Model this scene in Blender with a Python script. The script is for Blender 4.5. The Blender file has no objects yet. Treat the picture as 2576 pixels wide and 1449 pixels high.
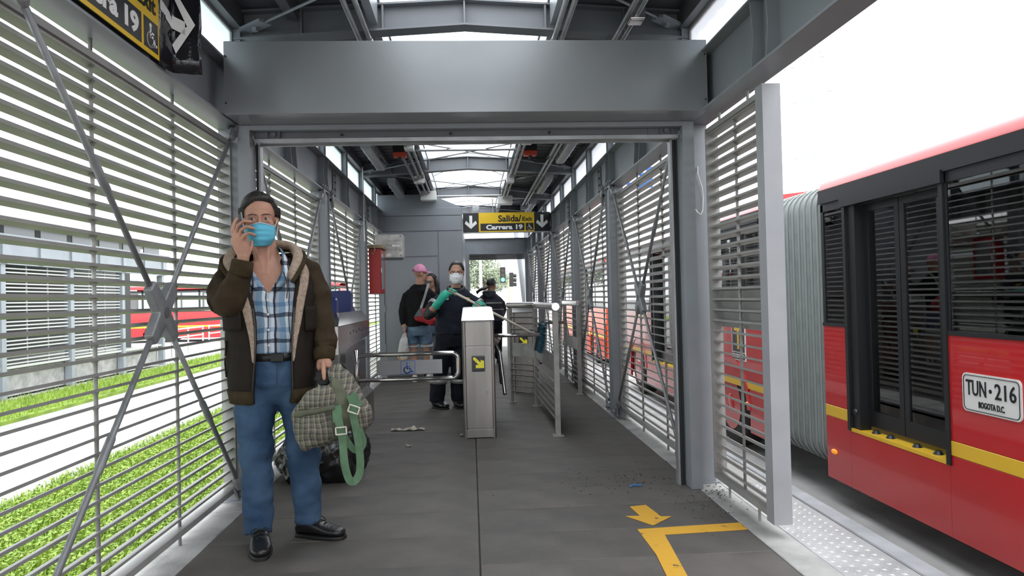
import bpy, bmesh, math, random
from mathutils import Vector, Matrix, Quaternion
random.seed(7)
scene = bpy.context.scene
COL = scene.collection
# ------------------------------------------------------------------ camera, sky, exposure
EYE = 1.19
FPX = 1780.0
def cam_axes():
    d = Vector(((1185.0-1288.0)/FPX, (750.0-724.5)/FPX, 1.0)).normalized()
    up = Vector((-math.sin(0.0235), -math.cos(0.0235), 0.0))
    up = (up - d*up.dot(d)).normalized()
    r = d.cross(up)
    if r.x < 0: r = -r
    return r, d, up
_r, _d, _u = cam_axes()
# rows: image right / image down / forward expressed in world axes
CR = Vector((_r.x, _d.x, _u.x)); CD = Vector((_r.y, _d.y, _u.y)); CF = Vector((_r.z, _d.z, _u.z))
cam_d = bpy.data.cameras.new('camera'); cam = bpy.data.objects.new('camera', cam_d); COL.objects.link(cam)
cam_d.sensor_width = 36.0; cam_d.lens = FPX/2576.0*36.0; cam_d.clip_start = 0.05; cam_d.clip_end = 400
Mc = Matrix((CR, -CD, -CF)).transposed().to_4x4(); Mc.translation = Vector((0, 0, EYE))
cam.matrix_world = Mc
scene.camera = cam
world = bpy.data.worlds.new('overcast_sky'); scene.world = world; world.use_nodes = True
bgn = world.node_tree.nodes['Background']
bgn.inputs[0].default_value = (0.94, 0.97, 1.0, 1); bgn.inputs[1].default_value = 1.0
scene.view_settings.view_transform = 'Standard'; scene.view_settings.look = 'None'
scene.view_settings.gamma = 1.0; scene.view_settings.use_curve_mapping = False
scene.view_settings.exposure = 1.75
sun_d = bpy.data.lights.new('veiled_sun', 'SUN'); sun_d.energy = 0.6; sun_d.angle = math.radians(60)
sun_o = bpy.data.objects.new('veiled_sun', sun_d); COL.objects.link(sun_o)
sun_o.rotation_euler = (math.radians(22), math.radians(14), 0)
# ------------------------------------------------------------------ materials
MATS = {}
def mat(name, col, rough=0.5, metal=0.0, var=0.0, scale=6.0, bump=0.0, bscale=60.0, spec=0.5, alpha=None, emit=None, trans=0.0, stretch=None, col2=None, coat=0.0):
    if name in MATS: return MATS[name]
    m = bpy.data.materials.new(name); m.use_nodes = True
    nt = m.node_tree; b = nt.nodes['Principled BSDF']
    b.inputs['Base Color'].default_value = (*col, 1); b.inputs['Roughness'].default_value = rough
    b.inputs['Metallic'].default_value = metal; b.inputs['Specular IOR Level'].default_value = spec
    b.inputs['Transmission Weight'].default_value = trans; b.inputs['Coat Weight'].default_value = coat
    if emit: b.inputs['Emission Color'].default_value = (*emit[:3], 1); b.inputs['Emission Strength'].default_value = emit[3]
    tc = None
    if var or bump:
        tc = nt.nodes.new('ShaderNodeTexCoord'); mp = nt.nodes.new('ShaderNodeMapping')
        nt.links.new(tc.outputs['Object'], mp.inputs[0])
        if stretch: mp.inputs['Scale'].default_value = stretch
    if var:
        n = nt.nodes.new('ShaderNodeTexNoise'); n.inputs['Scale'].default_value = scale; n.inputs['Detail'].default_value = 6
        nt.links.new(mp.outputs[0], n.inputs['Vector'])
        cr = nt.nodes.new('ShaderNodeValToRGB'); cr.color_ramp.elements[0].position = .3; cr.color_ramp.elements[1].position = .72
        c2 = col2 or tuple(min(1, c*(1+var)) for c in col); c1 = tuple(c*(1-var) for c in col) if not col2 else col
        cr.color_ramp.elements[0].color = (*c1, 1); cr.color_ramp.elements[1].color = (*c2, 1)
        nt.links.new(n.outputs['Fac'], cr.inputs[0]); nt.links.new(cr.outputs[0], b.inputs['Base Color'])
    if bump:
        n2 = nt.nodes.new('ShaderNodeTexNoise'); n2.inputs['Scale'].default_value = bscale; n2.inputs['Detail'].default_value = 4
        nt.links.new(mp.outputs[0], n2.inputs['Vector'])
        bp = nt.nodes.new('ShaderNodeBump'); bp.inputs['Strength'].default_value = bump; bp.inputs['Distance'].default_value = .01
        nt.links.new(n2.outputs['Fac'], bp.inputs['Height']); nt.links.new(bp.outputs[0], b.inputs['Normal'])
    MATS[name] = m
    return m
def mat_mix(name, kind, col, fac, rough=.1, col2=(1, 1, 1)):
    """thin sheets: frosted (translucent+transparent) or tinted glass (glossy over tinted transparent)"""
    if name in MATS: return MATS[name]
    m = bpy.data.materials.new(name); m.use_nodes = True; nt = m.node_tree
    nt.nodes.remove(nt.nodes['Principled BSDF']); out = nt.nodes['Material Output']
    mx = nt.nodes.new('ShaderNodeMixShader'); mx.inputs[0].default_value = fac
    tr = nt.nodes.new('ShaderNodeBsdfTransparent'); tr.inputs[0].default_value = (*col, 1)
    if kind == 'frost':
        o = nt.nodes.new('ShaderNodeBsdfTranslucent'); o.inputs[0].default_value = (*col2, 1)
    else:
        o = nt.nodes.new('ShaderNodeBsdfGlossy'); o.inputs[0].default_value = (*col2, 1); o.inputs['Roughness'].default_value = rough
        fr = nt.nodes.new('ShaderNodeFresnel'); fr.inputs[0].default_value = 1.5
        ad = nt.nodes.new('ShaderNodeMath'); ad.operation = 'ADD'; ad.inputs[1].default_value = fac
        nt.links.new(fr.outputs[0], ad.inputs[0]); nt.links.new(ad.outputs[0], mx.inputs[0])
    nt.links.new(tr.outputs[0], mx.inputs[1]); nt.links.new(o.outputs[0], mx.inputs[2])
    nt.links.new(mx.outputs[0], out.inputs[0]); MATS[name] = m
    return m
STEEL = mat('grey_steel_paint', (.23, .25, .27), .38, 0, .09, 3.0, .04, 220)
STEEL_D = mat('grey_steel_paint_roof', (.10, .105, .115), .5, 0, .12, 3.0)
SLAT = mat('louvre_grey_paint', (.28, .28, .268), .42, 0, .15, 5.0, .04, 120)
RODM = mat('galvanised_rod', (.24, .25, .26), .45, .3, .2, 12)
HEADM = mat('header_sheet_paint', (.235, .25, .26), .23, .25, .07, 1.6, .03, 300)
INOX = mat('brushed_stainless', (.25, .235, .22), .34, .9, .22, 7, .05, 90, stretch=(1, 1, .12))
INOXP = mat('polished_stainless', (.45, .43, .43), .14, .95, .1, 4)
CONC = mat('pale_concrete', (.36, .36, .35), .85, 0, .3, 5, .25, 70)
BLACK = mat('black_rubber', (.012, .012, .013), .6, 0)
GALV = mat('galvanised_pipe', (.36, .37, .38), .38, .6, .15, 10)
WHITEP = mat('white_plastic', (.7, .7, .68), .4)
# ------------------------------------------------------------------ mesh helpers
class B:
    def __init__(s): s.v = []; s.f = []; s.mi = []; s.m = 0
    def add(s, vs, fs):
        o = len(s.v); s.v += [tuple(v) for v in vs]
        for f in fs: s.f.append(tuple(i+o for i in f)); s.mi.append(s.m)
        return s
    def box(s, x0, x1, y0, y1, z0, z1):
        return s.add([(x0,y0,z0),(x1,y0,z0),(x1,y1,z0),(x0,y1,z0),(x0,y0,z1),(x1,y0,z1),(x1,y1,z1),(x0,y1,z1)],
                     [(0,3,2,1),(4,5,6,7),(0,1,5,4),(1,2,6,5),(2,3,7,6),(3,0,4,7)])
    def cbox(s, x0, x1, y0, y1, z0, z1, c=.004):
        """box with chamfered vertical and horizontal edges (inset rings)"""
        r = []
        for z, k in ((z0, c), (z0+c, 0), (z1-c, 0), (z1, c)):
            r.append([(x0+k+c*0,y0+k,z),(x1-k,y0+k,z),(x1-k,y1-k,z),(x0+k,y1-k,z)])
        return s.loft(r)
    def obox(s, c, ax, ay, az):
        c = Vector(c); ax = Vector(ax); ay = Vector(ay); az = Vector(az)
        return s.add([c+i*ax+j*ay+k*az for k in (-1,1) for i,j in ((-1,-1),(1,-1),(1,1),(-1,1))],
                     [(0,3,2,1),(4,5,6,7),(0,1,5,4),(1,2,6,5),(2,3,7,6),(3,0,4,7)])
    def loft(s, rings, cap=True, close=False):
        n = len(rings[0]); vs = [p for r in rings for p in r]; fs = []
        R = len(rings)
        for i in range(R if close else R-1):
            a = i*n; b2 = ((i+1) % R)*n
            for j in range(n):
                k = (j+1) % n; fs.append((a+j, a+k, b2+k, b2+j))
        if cap and not close: fs.append(tuple(range(n-1, -1, -1))); fs.append(tuple((R-1)*n+j for j in range(n)))
        return s.add(vs, fs)
    def tube(s, pts, r, n=8, cap=True, sq=1.0, upv=None):
        pts = [Vector(p) for p in pts]; rs = r if isinstance(r, (list, tuple)) else [r]*len(pts)
        rings = []; prev = None
        for i, p in enumerate(pts):
            if i == 0: t = pts[1]-pts[0]
            elif i == len(pts)-1: t = pts[-1]-pts[-2]
            else: t = (pts[i+1]-pts[i]).normalized()+(pts[i]-pts[i-1]).normalized()
            t.normalize()
            if prev is None:
                ref = Vector(upv) if upv else (Vector((0,0,1)) if abs(t.z) < .9 else Vector((0,1,0)))
                a = t.cross(ref).normalized()
            else: a = (prev - t*prev.dot(t)).normalized()
            prev = a; b2 = t.cross(a)
            rings.append([p + a*math.cos(2*math.pi*k/n)*rs[i] + b2*math.sin(2*math.pi*k/n)*rs[i]*sq for k in range(n)])
        return s.loft(rings, cap)
    def prism(s, poly, axis, d0, d1):
        """poly 2d list; axis 'x' (y,z) 'y' (x,z) 'z' (x,y)"""
        f = {'x': lambda p, d: (d, p[0], p[1]), 'y': lambda p, d: (p[0], d, p[1]), 'z': lambda p, d: (p[0], p[1], d)}[axis]
        n = len(poly)
        return s.add([f(p, d0) for p in poly]+[f(p, d1) for p in poly],
                     [tuple(range(n)), tuple(range(2*n-1, n-1, -1))]+[(i, n+i, n+(i+1) % n, (i+1) % n) for i in range(n)])
    def ell(s, c, r, n=12, m=8, rot=None):
        c = Vector(c); vs = []; fs = []
        for i in range(1, m):
            t = math.pi*i/m
            for j in range(n):
                a = 2*math.pi*j/n
                p = Vector((r[0]*math.sin(t)*math.cos(a), r[1]*math.sin(t)*math.sin(a), r[2]*math.cos(t)))
                vs.append(c + (rot @ p if rot else p))
        p = Vector((0,0,r[2])); vs.append(c+(rot@p if rot else p)); p = Vector((0,0,-r[2])); vs.append(c+(rot@p if rot else p))
        for i in range(m-2):
            for j in range(n): k = (j+1) % n; fs.append((i*n+j, (i+1)*n+j, (i+1)*n+k, i*n+k))
        T = (m-1)*n
        for j in range(n): k = (j+1) % n; fs.append((T, j, k)); fs.append((T+1, (m-2)*n+k, (m-2)*n+j))
        return s.add(vs, fs)
    def disc(s, c, r, axis='y', th=.01, n=16):
        p = {'x': Vector((1,0,0)), 'y': Vector((0,1,0)), 'z': Vector((0,0,1))}[axis]; c = Vector(c)
        return s.tube([c-p*th/2, c+p*th/2], r, n)
    def mesh(s, name, mats):
        me = bpy.data.meshes.new(name); me.from_pydata(s.v, [], s.f)
        mats = mats if isinstance(mats, (list, tuple)) else [mats]
        for m in mats: me.materials.append(m)
        if len(mats) > 1: me.polygons.foreach_set('material_index', s.mi)
        bm = bmesh.new(); bm.from_mesh(me); bmesh.ops.recalc_face_normals(bm, faces=bm.faces); bm.to_mesh(me); bm.free()
        return me
    def obj(s, name, mats, parent=None, smooth=False, loc=None, rot=None):
        me = s.mesh(name, mats)
        if smooth: me.polygons.foreach_set('use_smooth', [True]*len(me.polygons))
        return link(name, me, parent, loc, rot)
def link(name, me, parent=None, loc=None, rot=None):
    o = bpy.data.objects.new(name, me); COL.objects.link(o)
    if parent is not None: o.parent = parent
    if loc is not None: o.location = loc
    if rot is not None: o.rotation_euler = rot
    return o
def auto_smooth(o, ang=40):
    me = o.data; me.polygons.foreach_set('use_smooth', [True]*len(me.polygons))
    bm = bmesh.new(); bm.from_mesh(me)
    for e in bm.edges:
        if len(e.link_faces) == 2 and e.calc_face_angle(0) > math.radians(ang): e.smooth = False
    bm.to_mesh(me); bm.free(); return o
def tag(o, label, cat=None, group=None, kind=None):
    o['label'] = label
    if cat: o['category'] = cat
    if group: o['group'] = group
    if kind: o['kind'] = kind
    return o
def thing(name, label, cat, loc=(0,0,0), group=None, kind=None, rz=0):
    o = bpy.data.objects.new(name, None); COL.objects.link(o); o.location = loc; o.rotation_euler = (0,0,rz)
    o.empty_display_size = .1
    return tag(o, label, cat, group, kind)
def copy_tree(o, parent=None):
    c = o.copy(); COL.objects.link(c)
    if parent is not None: c.parent = parent
    for ch in list(o.children): copy_tree(ch, c)
    return c
def text_mesh(body, size, name='lettering', bold=0.0, spacing=1.0):
    cu = bpy.data.curves.new('txt', 'FONT'); cu.body = body; cu.size = size; cu.extrude = .0015; cu.offset = bold
    cu.space_character = spacing; cu.resolution_u = 3
    t = bpy.data.objects.new('txt', cu); COL.objects.link(t)
    bpy.context.view_layer.update()
    me = bpy.data.meshes.new_from_object(t.evaluated_get(bpy.context.evaluated_depsgraph_get()))
    bpy.data.objects.remove(t); bpy.data.curves.remove(cu); me.name = name
    xs = [v.co.x for v in me.vertices]; ys = [v.co.y for v in me.vertices]
    return me, min(xs), max(xs), min(ys), max(ys)
def place_text(body, parent, material, origin, ux, uy, width, height, name='lettering', bold=0.0):
    """fit text into a width x height box whose lower-left corner is origin, on axes ux, uy (print lies 1.5 mm proud)"""
    me, x0, x1, y0, y1 = text_mesh(body, .1, name, bold)
    ux = Vector(ux).normalized(); uy = Vector(uy).normalized(); n = ux.cross(uy); o = Vector(origin)
    for v in me.vertices:
        c = v.co.copy()
        v.co = o + ux*((c.x-x0)/(x1-x0)*width) + uy*((c.y-y0)/(y1-y0)*height) + n*(c.z+.0025)
    me.materials.clear(); me.materials.append(material)
    return link(name, me, parent)
# ------------------------------------------------------------------ platform floor
WI = 1.36            # inner face of the columns either side
BOARD = [mat('floor_board_%d' % i, c, .62, 0, .28, 3.2, .12, 50) for i, c in enumerate([(.098,.090,.082), (.106,.098,.090), (.090,.084,.078)])]
YB0, YB1 = -3.2, 17.2
floor = thing('floor', 'dark grey board floor of the station aisle', 'floor', kind='structure')
B().box(-1.33, 1.355, YB0, YB1, -.25, -.022).obj('subfloor', BLACK, floor)
bl = []
for i in range(3):
    bl.append([B().cbox(-1.329, .010, 0, .3965, -.02, 0, .0025).mesh('floor_board', BOARD[i]), B().cbox(.0155, 1.354, 0, .3965, -.02, 0, .0025).mesh('floor_board', BOARD[i])])
k = 0
y = 3.588 - .4*17
while y < YB1-.3:
    for s in (0, 1):
        o = link('floor_board', bl[random.randrange(3)][s], floor, (0, y+random.uniform(-.0015, .0015), random.uniform(-.0015, .001)))
    y += .4
# yellow floor paint, worn
def worn_paint():
    m = mat('worn_yellow_paint', (.62, .36, .03), .6); nt = m.node_tree; b = nt.nodes['Principled BSDF']
    tc = nt.nodes.new('ShaderNodeTexCoord'); n = nt.nodes.new('ShaderNodeTexNoise'); n.inputs['Scale'].default_value = 9; n.inputs['Detail'].default_value = 9; n.inputs['Roughness'].default_value = .75
    nt.links.new(tc.outputs['Object'], n.inputs['Vector'])
    cr = nt.nodes.new('ShaderNodeValToRGB'); cr.color_ramp.elements[0].position = .60; cr.color_ramp.elements[1].position = .64
    cr.color_ramp.elements[0].color = (.62, .34, .03, 1); cr.color_ramp.elements[1].color = (.05, .05, .05, 1)
    nt.links.new(n.outputs['Fac'], cr.inputs[0]); nt.links.new(cr.outputs[0], b.inputs['Base Color'])
    return m
YPAINT = worn_paint()
def flat(poly, name, material, parent, z0=.0005, z1=.0022): return B().prism(poly, 'z', z0, z1).obj(name, material, parent)
flat([(.86,3.935),(.955,3.955),(.985,3.74),(1.04,3.735),(.905,3.60),(.80,3.77),(.875,3.765)], 'painted_arrow', YPAINT, floor)
flat([(.812,3.553),(1.352,3.587),(1.352,3.478),(.925,3.455),(.912,3.30),(.850,2.60),(.765,2.60),(.815,3.20)], 'painted_corner_line', YPAINT, floor)
# kerbs either side
tl = thing('trim_1', 'pale concrete kerb strip under the louvred wall beside the lawn', 'kerb', kind='structure')
yy = YB0
while yy < YB1:
    B().cbox(-1.66, -1.333, yy, min(yy+2.44, YB1), -.64, .002, .004).obj('kerb_stone', CONC, tl); yy += 2.45
tr_ = thing('trim_2', 'pale concrete kerb strip under the louvred wall beside the bus lane', 'kerb', kind='structure')
yy = YB0
while yy < YB1:
    B().cbox(1.358, 1.52, yy, min(yy+2.44, YB1), -.2, .002, .004).obj('kerb_stone', CONC, tr_); yy += 2.45
apr = thing('platform_edge', 'platform edge plates and grey nosing beside the bus lane', 'platform', kind='structure')
PLATE = mat('tread_plate', (.55, .55, .56), .35, .55, .15, 8, 0)
B().box(1.525, 1.945, YB0, YB1, -.64, -.03).obj('edge_wall', CONC, apr)
B().cbox(1.525, 1.832, 4.33, YB1, -.03, .0, .004).obj('edge_slab', CONC, apr)
yy = 4.32
while yy > YB0:
    B().cbox(1.523, 1.832, max(yy-1.495, YB0), yy, -.03, -.001, .003).obj('tread_plate', PLATE, apr); yy -= 1.5
NOSE = mat('grey_nosing', (.33, .34, .36), .5, .3, .2, 6)
B().cbox(1.845, 1.945, YB0, YB1, -.06, -.002, .006).obj('nosing', NOSE, apr)
bb = B(); r_ = 0
yv = .9
while yv < 4.28:
    xv = 1.55 + (.028 if r_ % 2 else 0)
    while xv < 1.815:
        a = .55 if (r_ % 2) else -.55
        d = Vector((math.cos(a), math.sin(a), 0))*.013; e = Vector((-d.y, d.x, 0))*.3; c = Vector((xv, yv, -.001))
        bb.add([c-d, c+e, c+d, c-e, c+Vector((0,0,.0035))], [(0,1,4),(1,2,4),(2,3,4),(3,0,4)])
        xv += .056
    yv += .028; r_ += 1
tag(bb.obj('tread_bumps', PLATE, apr), 'raised bumps of the tread plate', kind='stuff')
# ------------------------------------------------------------------ side walls: columns, beams, stiffeners
P0, PITCH = 4.35, 2.45
COLY = [P0+PITCH*k for k in range(-3, 6)]
BZ0, BZ1 = 2.24, 2.585
def ibeam_mesh(L): pass
for side, nm in ((-1, 'left'), (1, 'right')):
    w = thing('wall_'+nm, 'grey steel columns and beam of the %s' % ('lawn side wall' if side < 0 else 'bus side wall'), 'wall', kind='structure')
    def sx(a, b): return (min(a*side, b*side), max(a*side, b*side))
    cm = B(); x0, x1 = sx(WI, 1.50)
    # H-section column: two flanges across the wall, web between
    cm.box(x0, x1, 0, .012, 0, BZ0); cm.box(x0, x1, .19, .202, 0, BZ0)
    xa, xb = sx(1.375, 1.395); cm.box(xa, xb, .012, .19, 0, BZ0)
    cm.box(*sx(WI-.02, 1.52), -.02, .222, 0, .012)
    colm = cm.mesh('column', STEEL)
    for yc in COLY:
        if nm == 'right' and 0 < yc < 3: continue
        link('column', colm, w, (0, yc, 0))
    bm_ = B(); Lb = COLY[-1]+.3
    bm_.box(*sx(WI-.005, 1.505), YB0, Lb, BZ0, BZ0+.012); bm_.box(*sx(WI-.005, 1.505), YB0, Lb, BZ1-.012, BZ1)
    bm_.box(*sx(1.425, 1.437), YB0, Lb, BZ0+.012, BZ1-.012)
    bm_.obj('beam', STEEL, w)
    st = B(); st.prism([(WI*side, BZ0+.012), (1.425*side, BZ0+.012), (1.425*side, BZ1-.012), (WI*side, BZ1-.012), ((WI+.012)*side, (BZ0+BZ1)/2)], 'y', 0, .01)
    stm = st.mesh('stiffener', STEEL)
    for yc in COLY:
        for d in (0, .19): link('stiffener', stm, w, (0, yc+d, 0))
        link('stiffener', stm, w, (0, yc+PITCH/2-.01, 0)); link('stiffener', stm, w, (0, yc+PITCH/2+.16, 0))
    # bolted splices
    sp = B()
    for j in range(4):
        for q in range(2): sp.tube([(1.418*side, q*.05, 2.30+j*.075), (1.404*side, q*.05, 2.30+j*.075)], .012, 6)
    sp.box(*sx(1.414, 1.425), -.06, .11, 2.265, 2.56)
    spm = sp.mesh('splice_plate', STEEL_D)
    for yc in (COLY[4]+.75, COLY[5]+.75): link('splice_plate', spm, w, (0, yc, 0))
    # clerestory posts
    pm = B().box(*sx(1.375, 1.47), 0, .10, BZ1, 2.99).mesh('clerestory_post', STEEL)
    for yc in COLY:
        link('clerestory_post', pm, w, (0, yc+.05, 0)); link('clerestory_post', pm, w, (0, yc+PITCH/2+.05, 0))
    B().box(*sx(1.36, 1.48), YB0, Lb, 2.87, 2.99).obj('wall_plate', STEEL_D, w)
# clerestory windows
FROST = mat_mix('frosted_pane', 'frost', (.8, .85, .88), .55, col2=(.85, .9, .92))
wn = 0
FRM = mat('window_frame_grey', (.30, .31, .32), .5)
for side in (-1, 1):
    for yc in COLY[1:]:
        for h in (0, 1):
            a = yc+.15+h*PITCH/2; b_ = a+PITCH/2-.1; wn += 1
            if a > 16.4: continue
            t = thing('window_%d' % wn, 'frosted clerestory pane above the %s beam' % ('lawn side' if side < 0 else 'bus side'), 'window', group='clerestory panes', kind='structure')
            x = 1.43*side
            B().box(x-.003, x+.003, a+.02, b_-.02, BZ1+.02, 2.85).obj('pane', FROST, t)
            f = B(); f.box(x-.012, x+.012, a, b_, BZ1, BZ1+.022); f.box(x-.012, x+.012, a, b_, 2.848, 2.87)
            f.box(x-.012, x+.012, a, a+.02, BZ1+.022, 2.848); f.box(x-.012, x+.012, b_-.02, b_, BZ1+.022, 2.848)
            f.obj('frame', FRM, t)
# ------------------------------------------------------------------ roof
roof = thing('ceiling', 'ribbed dark roof with a central translucent skylight', 'ceiling', kind='structure')
def zt(x): return 3.055-.055*abs(x)
def zb(x): return 2.90-.064*abs(x)
rf = B()
poly = [(-1.47, zb(1.47)), (0, zb(0)), (1.47, zb(1.47)), (1.47, zt(1.47)), (0, zt(0)), (-1.47, zt(1.47))]
rf.prism(poly, 'y', -.006, .006)
for s in (-1, 1):
    for zf in (zt, zb):
        p = [(0, zf(0)-.006), (1.47*s, zf(1.47)-.006), (1.47*s, zf(1.47)+.006), (0, zf(0)+.006)]
        rf.prism(p, 'y', -.06, .06)
    rf.box(min(.50*s, .512*s), max(.50*s, .512*s), -.055, .055, zb(.5), zt(.5))
    rf.box(min(1.0*s, 1.01*s), max(1.0*s, 1.01*s), -.055, .055, zb(1), zt(1))
rf.box(-.005, .005, -.055, .055, zb(0), zt(0))
rfm = rf.mesh('rafter', mat('rafter_shade_paint', (.165, .175, .19), .45, 0, .1, 3.0))  # same grey paint as the columns, darkened to mimic shade under the roof
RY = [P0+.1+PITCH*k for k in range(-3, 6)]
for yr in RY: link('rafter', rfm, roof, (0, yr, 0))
# ribbed sheets, one per bay and side
for s in (-1, 1):
    sh = B(); n = 0; yq = 0; prof = []
    while yq < PITCH-.01:
        prof += [(yq, 0), (yq+.10, 0), (yq+.11, .022), (yq+.145, .022), (yq+.155, 0)]; yq += PITCH/14
    prof.append((PITCH, 0))
    vs = []
    for x in (.56*s, 1.62*s):
        for (q, dz) in prof: vs.append((x, q, zt(x)+.012+dz))
        for (q, dz) in prof: vs.append((x, q, zt(x)+.016+dz))
    N = len(prof); fs = []
    for i in range(N-1):
        fs.append((i, i+1, 2*N+i+1, 2*N+i)); fs.append((N+i, 3*N+i, 3*N+i+1, N+i+1))
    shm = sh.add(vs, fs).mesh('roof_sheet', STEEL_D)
    for yr in RY[:-1]: link('roof_sheet', shm, roof, (0, yr, 0))
    link('roof_sheet', shm, roof, (0, RY[0]-PITCH, 0))
    for x, wd, h in ((.535, .05, .15), (1.02, .06, .09)):
        for yr in RY[:-1]:
            pp = B().box(min(x*s, (x+wd)*s), max(x*s, (x+wd)*s), yr+.07, yr+PITCH-.07, zt(x)-h+.012, zt(x)+(.06 if x < .6 else .008))
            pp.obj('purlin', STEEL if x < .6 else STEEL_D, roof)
    B().box(min(.525*s, .56*s), max(.525*s, .56*s), YB0, 17, 3.05, 3.10).obj('skylight_kerb', STEEL, roof)
SKY = mat_mix('skylight_sheet', 'frost', (.95, .97, 1), .75, col2=(.95, .96, .97))
for yr in [RY[0]-PITCH]+RY[:-1]:
    p = B(); N = 10; vs = []; fs = []
    for q in (yr+.01, yr+PITCH-.01):
        for i in range(N+1):
            a = -1+2*i/N; vs.append((a*.56, q, 3.09+.16*(1-a*a)))
    for i in range(N): fs.append((i, i+1, N+2+i, N+1+i))
    p.add(vs, fs).obj('skylight_pane', SKY, roof, smooth=True)
    for q in (yr+.6, yr+1.6):
        B().tube([((-1+2*i/10)*.56, q, 3.07+.16*(1-(-1+2*i/10)**2)) for i in range(11)], .008, 5).obj('skylight_rib', STEEL, roof)
# roof bracing rods, each bay crossed, with gusset plates and turnbuckles
for kb, yr in enumerate(RY[:-1]):
    if yr < 1: continue
    for s in (-1, 1):
        nb_ = int(round((yr-P0-.1)/PITCH)); t = thing('roof_brace', 'roof bracing rod in the %s, running to the %s side' % (('bay before the header', 'bay before the header', 'first bay past the header', 'second bay past the header', 'third bay past the header', 'fourth bay past the header', 'last bay past the header', 'end bay')[max(0, nb_+2)], 'bus' if s > 0 else 'lawn'), 'brace', group='roof bracing rods')
        a = Vector((-1.28*s, yr+.1, 2.875)); b_ = Vector((1.28*s, yr+PITCH-.1, 2.875+.012*s))
        d = (b_-a).normalized()
        B().tube([a, b_], .009, 6).obj('rod', GALV, t, smooth=True)
        B().tube([a+d*.62, a+d*.65, a+d*.85, a+d*.88], [.009, .02, .02, .009], 6).obj('turnbuckle', GALV, t)
        for e, sg in ((a, 1), (b_, -1)):
            g = B(); q = Vector((-d.y, d.x, 0))*.045; u = d*sg
            g.obox(e+u*.02, u*.11, q, Vector((0,0,.008))); g.tube([e+u*.02+Vector((0,0,-.03)), e+u*.02+Vector((0,0,.03))], .018, 6)
            g.obox(e-u*.12, u*.05, q*.5, Vector((0,0,.008)))
            g.obj('gusset', STEEL, t)
# ------------------------------------------------------------------ louvred panels
SLN = 34
def slat_mesh(L, side, rods, gus=True):
    b = B(); w = .024
    prof = [(-w, 0), (w, -.018), (w, -.021), (-w+.004, -.0045), (-w+.004, -.012), (-w, -.012)]
    b.prism([(p[0]*side, p[1]) for p in prof], 'y', 0, L)
    if gus:
        for r in rods:
            b.prism([(-.017*side, -.007), (.017*side, -.016), (.0, -.036)], 'y', r-.0035, r+.0035)
    return b.mesh('slat', SLAT)
def louvre(label, X, side, y0, y1, z0=.065, z1=2.175, n=SLN, rods=(.33, .67), group='louvred panels', full=True, rodz=(0.0, BZ0), plate=None):
    t = thing('louvre_panel', label, 'louvre', (X, y0, 0), group)
    L = y1-y0; rr = [L*q for q in rods]
    sm = slat_mesh(L-.016, side, [q-.008 for q in rr])
    pitch = (z1-z0-.05)/n
    for i in range(n):
        link('slat', sm, t, (0, .008, z0+.05+pitch*(i+.55)))
    stm = B().box(-.038, .038, 0, .008, z0, z1).mesh('stile', SLAT)
    link('stile', stm, t); link('stile', stm, t, (0, L-.008, 0))
    B().box(-.034, .034, .008, L-.008, z0, z0+.03).obj('bottom_rail', SLAT, t)
    B().box(-.034, .034, .008, L-.008, z1-.028, z1).obj('top_rail', SLAT, t)
    for q in rr:
        B().tube([(0, q, rodz[0]), (0, q, rodz[1])], .0085, 8).obj('support_rod', SLAT, t, smooth=True)
    if plate:
        B().box(.036*side-.002, .036*side+.002, .01, L-.01, plate[0], plate[1]).obj('back_plate', SLAT, t)
    return t
XL = 1.465
left_lab = ['louvred panel beside the lawn, nearer the hanging sign end of the aisle', 'louvred panel directly behind the man on the phone, crossed by a big cast steel hub', 'louvred panel beside the lawn, between the man and the card reader cabinet', 'louvred panel beside the card readers and red cabinet', 'louvred panel next to the grey service booth']
for k, yc in enumerate(COLY[1:-1]):
    a, b_ = yc+.208, yc+PITCH-.006
    idx = k
    if a > 10: continue
    lab = {0: 'louvred panel beside the lawn, in the bay before the exit sign beam', 1: 'louvred panel beside the lawn under the hanging exit sign', 2: 'large louvred panel beside the phone man under the angled arrow sign', 3: 'louvred panel beside the lawn between the door frame and the card reader cabinet', 4: 'louvred panel beside the lawn behind the blue card readers', 5: 'louvred panel beside the red wall cabinet'}[k] if k < 6 else 'louvred panel next to the service booth'
    louvre(lab, -XL, -1, a, b_, n=34 if k < 3 else SLN)
for k, yc in enumerate(COLY[1:-1]):
    a, b_ = yc+.208, yc+PITCH-.006
    if yc < 4: continue
    lab = {2: 0}.get(k)
    n_ = int(round((yc-P0)/PITCH))
    lab = ['louvred panel facing the bus, first bay past the sliding door frame', 'louvred panel facing the bus, second bay past the sliding door frame, behind the short rail', 'louvred panel facing the bus, third bay past the sliding door frame', 'louvred panel facing the bus, fourth bay past the door frame, under the exit sign end', 'louvred panel facing the bus, last bay before the far exit'][n_]
    louvre(lab, XL, 1, a, b_)
# free standing louvred leaf by the door opening
t = louvre('narrow louvred leaf with a broad end post beside the tread plates', XL, 1, 3.40, 4.17, z0=.085, z1=2.17, n=33, rods=(.5,), rodz=(.085, 2.17), plate=(.985, 1.215), group='louvred panels')
B().box(-.045, .045, -.085, 0, .07, 2.19).obj('end_post', mat('end_post_paint', (.30, .31, .33), .4, 0, .08, 5), t)
for q in (.2, .62):
    B().tube([(0, q, 2.17), (0, q, BZ0)], .008, 6).obj('hanger_pin', SLAT, t)
    B().tube([(0, q, 0), (0, q, .09)], .008, 6).obj('foot_pin', SLAT, t)
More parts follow.
